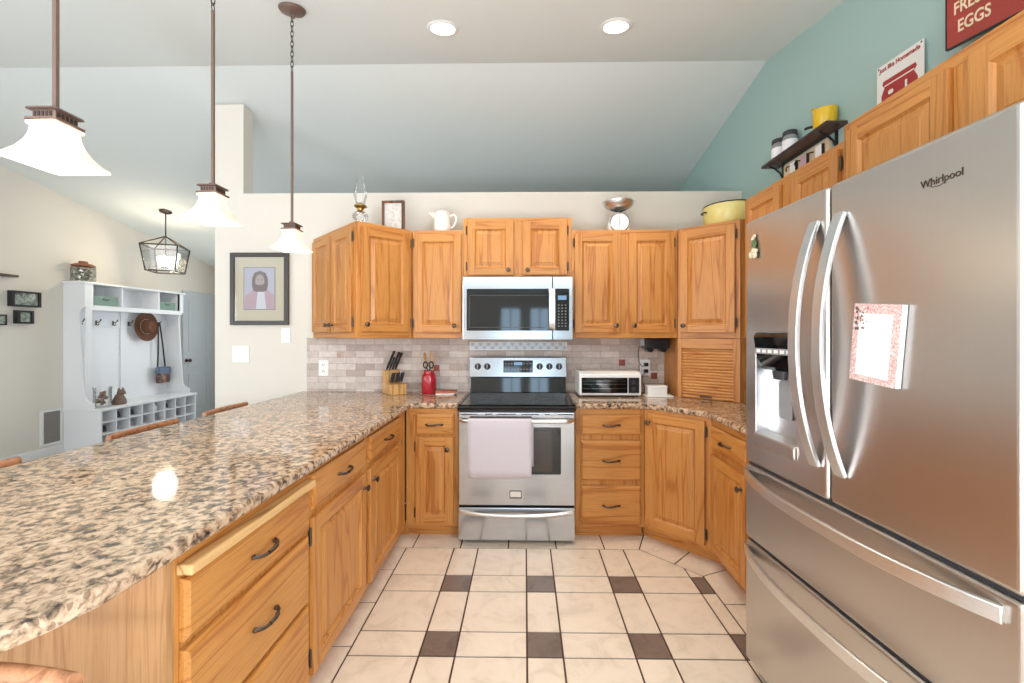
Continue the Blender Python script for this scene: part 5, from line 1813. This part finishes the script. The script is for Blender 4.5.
# jar of leaves on the bench top
jr = thing('glass_canister', 'square glass canister of leaves with a rust lid on top of the bench', 'canister', (-5.235, 5.0, 1.9905))
obj('glass_body', MB().lathe([(0, 0), (0.105, 0), (0.11, 0.01), (0.11, 0.17), (0.10, 0.185)], 4, ang0=PI / 4, closed=False), 'glass', jr)
fil = MB()
for k in range(40):
    fil.ball((random.uniform(-0.052, 0.052), random.uniform(-0.052, 0.052), random.uniform(0.025, 0.16)), random.uniform(0.012, 0.022), (1.1, 1.1, 0.6), 6)
obj('leaf_filling', fil, 'leafy', jr, smooth=60)
obj('lid', MB().lathe([(0, 0.186), (0.105, 0.186), (0.108, 0.200), (0.08, 0.214), (0.045, 0.222), (0.040, 0.246), (0, 0.250)], 16), 'rust', jr, smooth=40)

# glass jar of stones and animal figurine on the bench seat
gj = thing('glass_jar', 'clear glass jar of brown stones on the bench seat', 'jar', (-5.095, 5.09, 0.5005))
obj('glass_body', MB().lathe([(0, 0.0), (0.075, 0.0), (0.085, 0.01), (0.085, 0.20), (0.092, 0.235), (0.088, 0.235), (0.081, 0.20), (0.081, 0.014), (0, 0.008)], 28), 'glass', gj, smooth=50)
fil = MB()
for k in range(26):
    a, rr = random.uniform(0, 2 * PI), random.uniform(0, 0.052)
    fil.ball((rr * math.cos(a), rr * math.sin(a), random.uniform(0.03, 0.175)), random.uniform(0.016, 0.024), (1, 1, 0.85), 8)
obj('stone', fil, 'stone', gj, smooth=60)
cat = MB()
cat.lathe([(0, 0), (0.07, 0.0), (0.078, 0.02), (0.07, 0.06), (0.05, 0.10), (0.038, 0.125), (0.03, 0.13), (0, 0.13)], 18, sx=0.85)
cat.ball((0.012, 0.012, 0.145), 0.042, (0.95, 1.1, 0.9), 12)
for s in (-1, 1):
    cat.lathe([(0.016, 0), (0.012, 0.016), (0, 0.038)], 8, (0.008, 0.012 + s * 0.026, 0.172))
cat.ball((0.048, 0.018, 0.135), 0.018, (1.1, 0.9, 0.7), 8)
cat.tube([(0.0, -0.065, 0.02), (0.03, -0.085, 0.03), (0.05, -0.07, 0.05)], 0.014, 8)
fgn = obj('animal_figurine', cat, 'clay', loc=(-5.06, 5.27, 0.5005), smooth=60)
tag(fgn, 'brown clay animal figurine with pointed ears on the bench seat', 'figurine')


# shoes in the cubbies: (column, row from the top, material)
def shoe(mat, label, col, row):
    y = BYa + 0.02 + (col + 0.5) * cw
    z = 0.06 + (NR - 1 - row) * chh + 0.0065
    s = thing('shoe', label, 'shoe', (BX - 0.055, y, z), R(random.uniform(-6, 6)), 'shoes in the bench cubbies')
    secs = [(-0.27, 0.026, 0.040), (-0.24, 0.038, 0.052), (-0.19, 0.040, 0.062), (-0.12, 0.036, 0.078), (-0.05, 0.034, 0.088), (-0.01, 0.030, 0.086), (0.0, 0.022, 0.070)]
    m_ = MB()
    rings = []
    for x, w, h in secs:
        rings.append([m_.bm.verts.new((x, w * math.cos(a), 0.013 + (h - 0.013) * max(0.0, math.sin(a)))) for a in [PI * k / 10 for k in range(11)]])
    for a_, b_ in zip(rings, rings[1:]):
        for k in range(10):
            m_.bm.faces.new([a_[k], a_[k + 1], b_[k + 1], b_[k]])
        m_.bm.faces.new([a_[0], b_[0], b_[10], a_[10]])
    m_.bm.faces.new(rings[0])
    m_.bm.faces.new(rings[-1])
    obj('upper', m_, mat, s, smooth=50)
    so = [(x, w * 1.06) for x, w, h in secs]
    obj('sole', MB().prism([(x, -w) for x, w in so] + [(x, w) for x, w in so[::-1]], 0.0, 0.013, 'z'), 'sole', s)


CN = ['first', 'second', 'third', 'fourth', 'fifth', 'sixth', 'seventh', 'eighth']
RN = ['top', 'middle', 'bottom']
for col, row, mt_, word in ((0, 1, 'shoe_dark', 'dark'), (1, 0, 'shoe_dark', 'dark'), (2, 0, 'shoe_dark', 'dark'), (2, 1, 'shoe_gray', 'grey'), (3, 1, 'shoe_gray', 'grey'),
                            (3, 2, 'shoe_dark', 'dark'), (4, 0, 'shoe_white', 'white'), (4, 1, 'shoe_gray', 'grey'), (5, 0, 'shoe_dark', 'dark'), (6, 1, 'shoe_dark', 'dark'), (2, 2, 'shoe_dark', 'dark')):
    shoe(mt_, '%s shoe in the %s row, %s cubby column from the vent end' % (word, RN[row], CN[col]), col, row)

# ------------------------------------------------------------------ left wall things
for y0, y1, z0, z1, lb in ((4.36, 4.63, 1.665, 1.83, 'black shadow-box frame with a small landscape, upper of two'), (4.41, 4.56, 1.485, 1.625, 'small black shadow-box frame hung just below the upper one')):
    s = thing('shadow_box', lb, 'picture frame', (XL + 0.001, (y0 + y1) / 2, (z0 + z1) / 2), 0, 'shadow-box frames on the beige wall')
    hy_, hz_ = (y1 - y0) / 2, (z1 - z0) / 2
    f = MB()
    for a, b_, c, d_ in ((-hy_, -hy_ + 0.025, -hz_, hz_), (hy_ - 0.025, hy_, -hz_, hz_), (-hy_ + 0.025, hy_ - 0.025, hz_ - 0.02, hz_), (-hy_ + 0.025, hy_ - 0.025, -hz_, -hz_ + 0.02)):
        f.box(0, 0.055, a, b_, c, d_)
    obj('frame', f, 'black', s, bevel=0.002)
    obj('print', MB().box(0.0, 0.040, -hy_ + 0.024, hy_ - 0.024, -hz_ + 0.019, hz_ - 0.019), 'scape', s)
s = obj('wall_ledge', MB().box(XL + 0.001, XL + 0.08, 3.9, 4.40, 1.967, 1.99), 'dark_wood', bevel=0.003)
tag(s, 'thin dark ledge on the beige wall above the shadow-box frames', 'ledge')
s = thing('shadow_box', 'black frame on the beige wall, only its edge shows', 'picture frame', (XL + 0.001, 4.20, 1.52), 0, 'shadow-box frames on the beige wall')
obj('frame', MB().box(0, 0.04, -0.13, 0.13, -0.055, 0.055), 'black', s, bevel=0.002)
obj('print', MB().box(0.0401, 0.041, -0.11, 0.11, -0.04, 0.04), 'scape', s)
v = thing('return_vent', 'grey return-air grille with a white frame beside the bench', 'vent', (XL + 0.001, 0, 0))
vf = MB()
for a, b_, c, d_ in ((4.655, 4.688, 0.12, 0.52), (4.862, 4.885, 0.12, 0.52), (4.688, 4.862, 0.498, 0.52), (4.688, 4.862, 0.12, 0.145)):
    vf.box(0, 0.012, a, b_, c, d_)
obj('vent_frame', vf, 'trim_white', v)
vg = MB().box(0, 0.003, 4.688, 4.862, 0.145, 0.498)
for k in range(16):
    z = 0.150 + k * 0.0215
    vg.hexa([(0.003, 4.688, z), (0.003, 4.862, z), (0.003, 4.862, z + 0.010), (0.003, 4.688, z + 0.010), (0.009, 4.688, z - 0.004), (0.009, 4.862, z - 0.004), (0.009, 4.862, z + 0.004), (0.009, 4.688, z + 0.004)])
obj('louver', vg, 'vent', v)
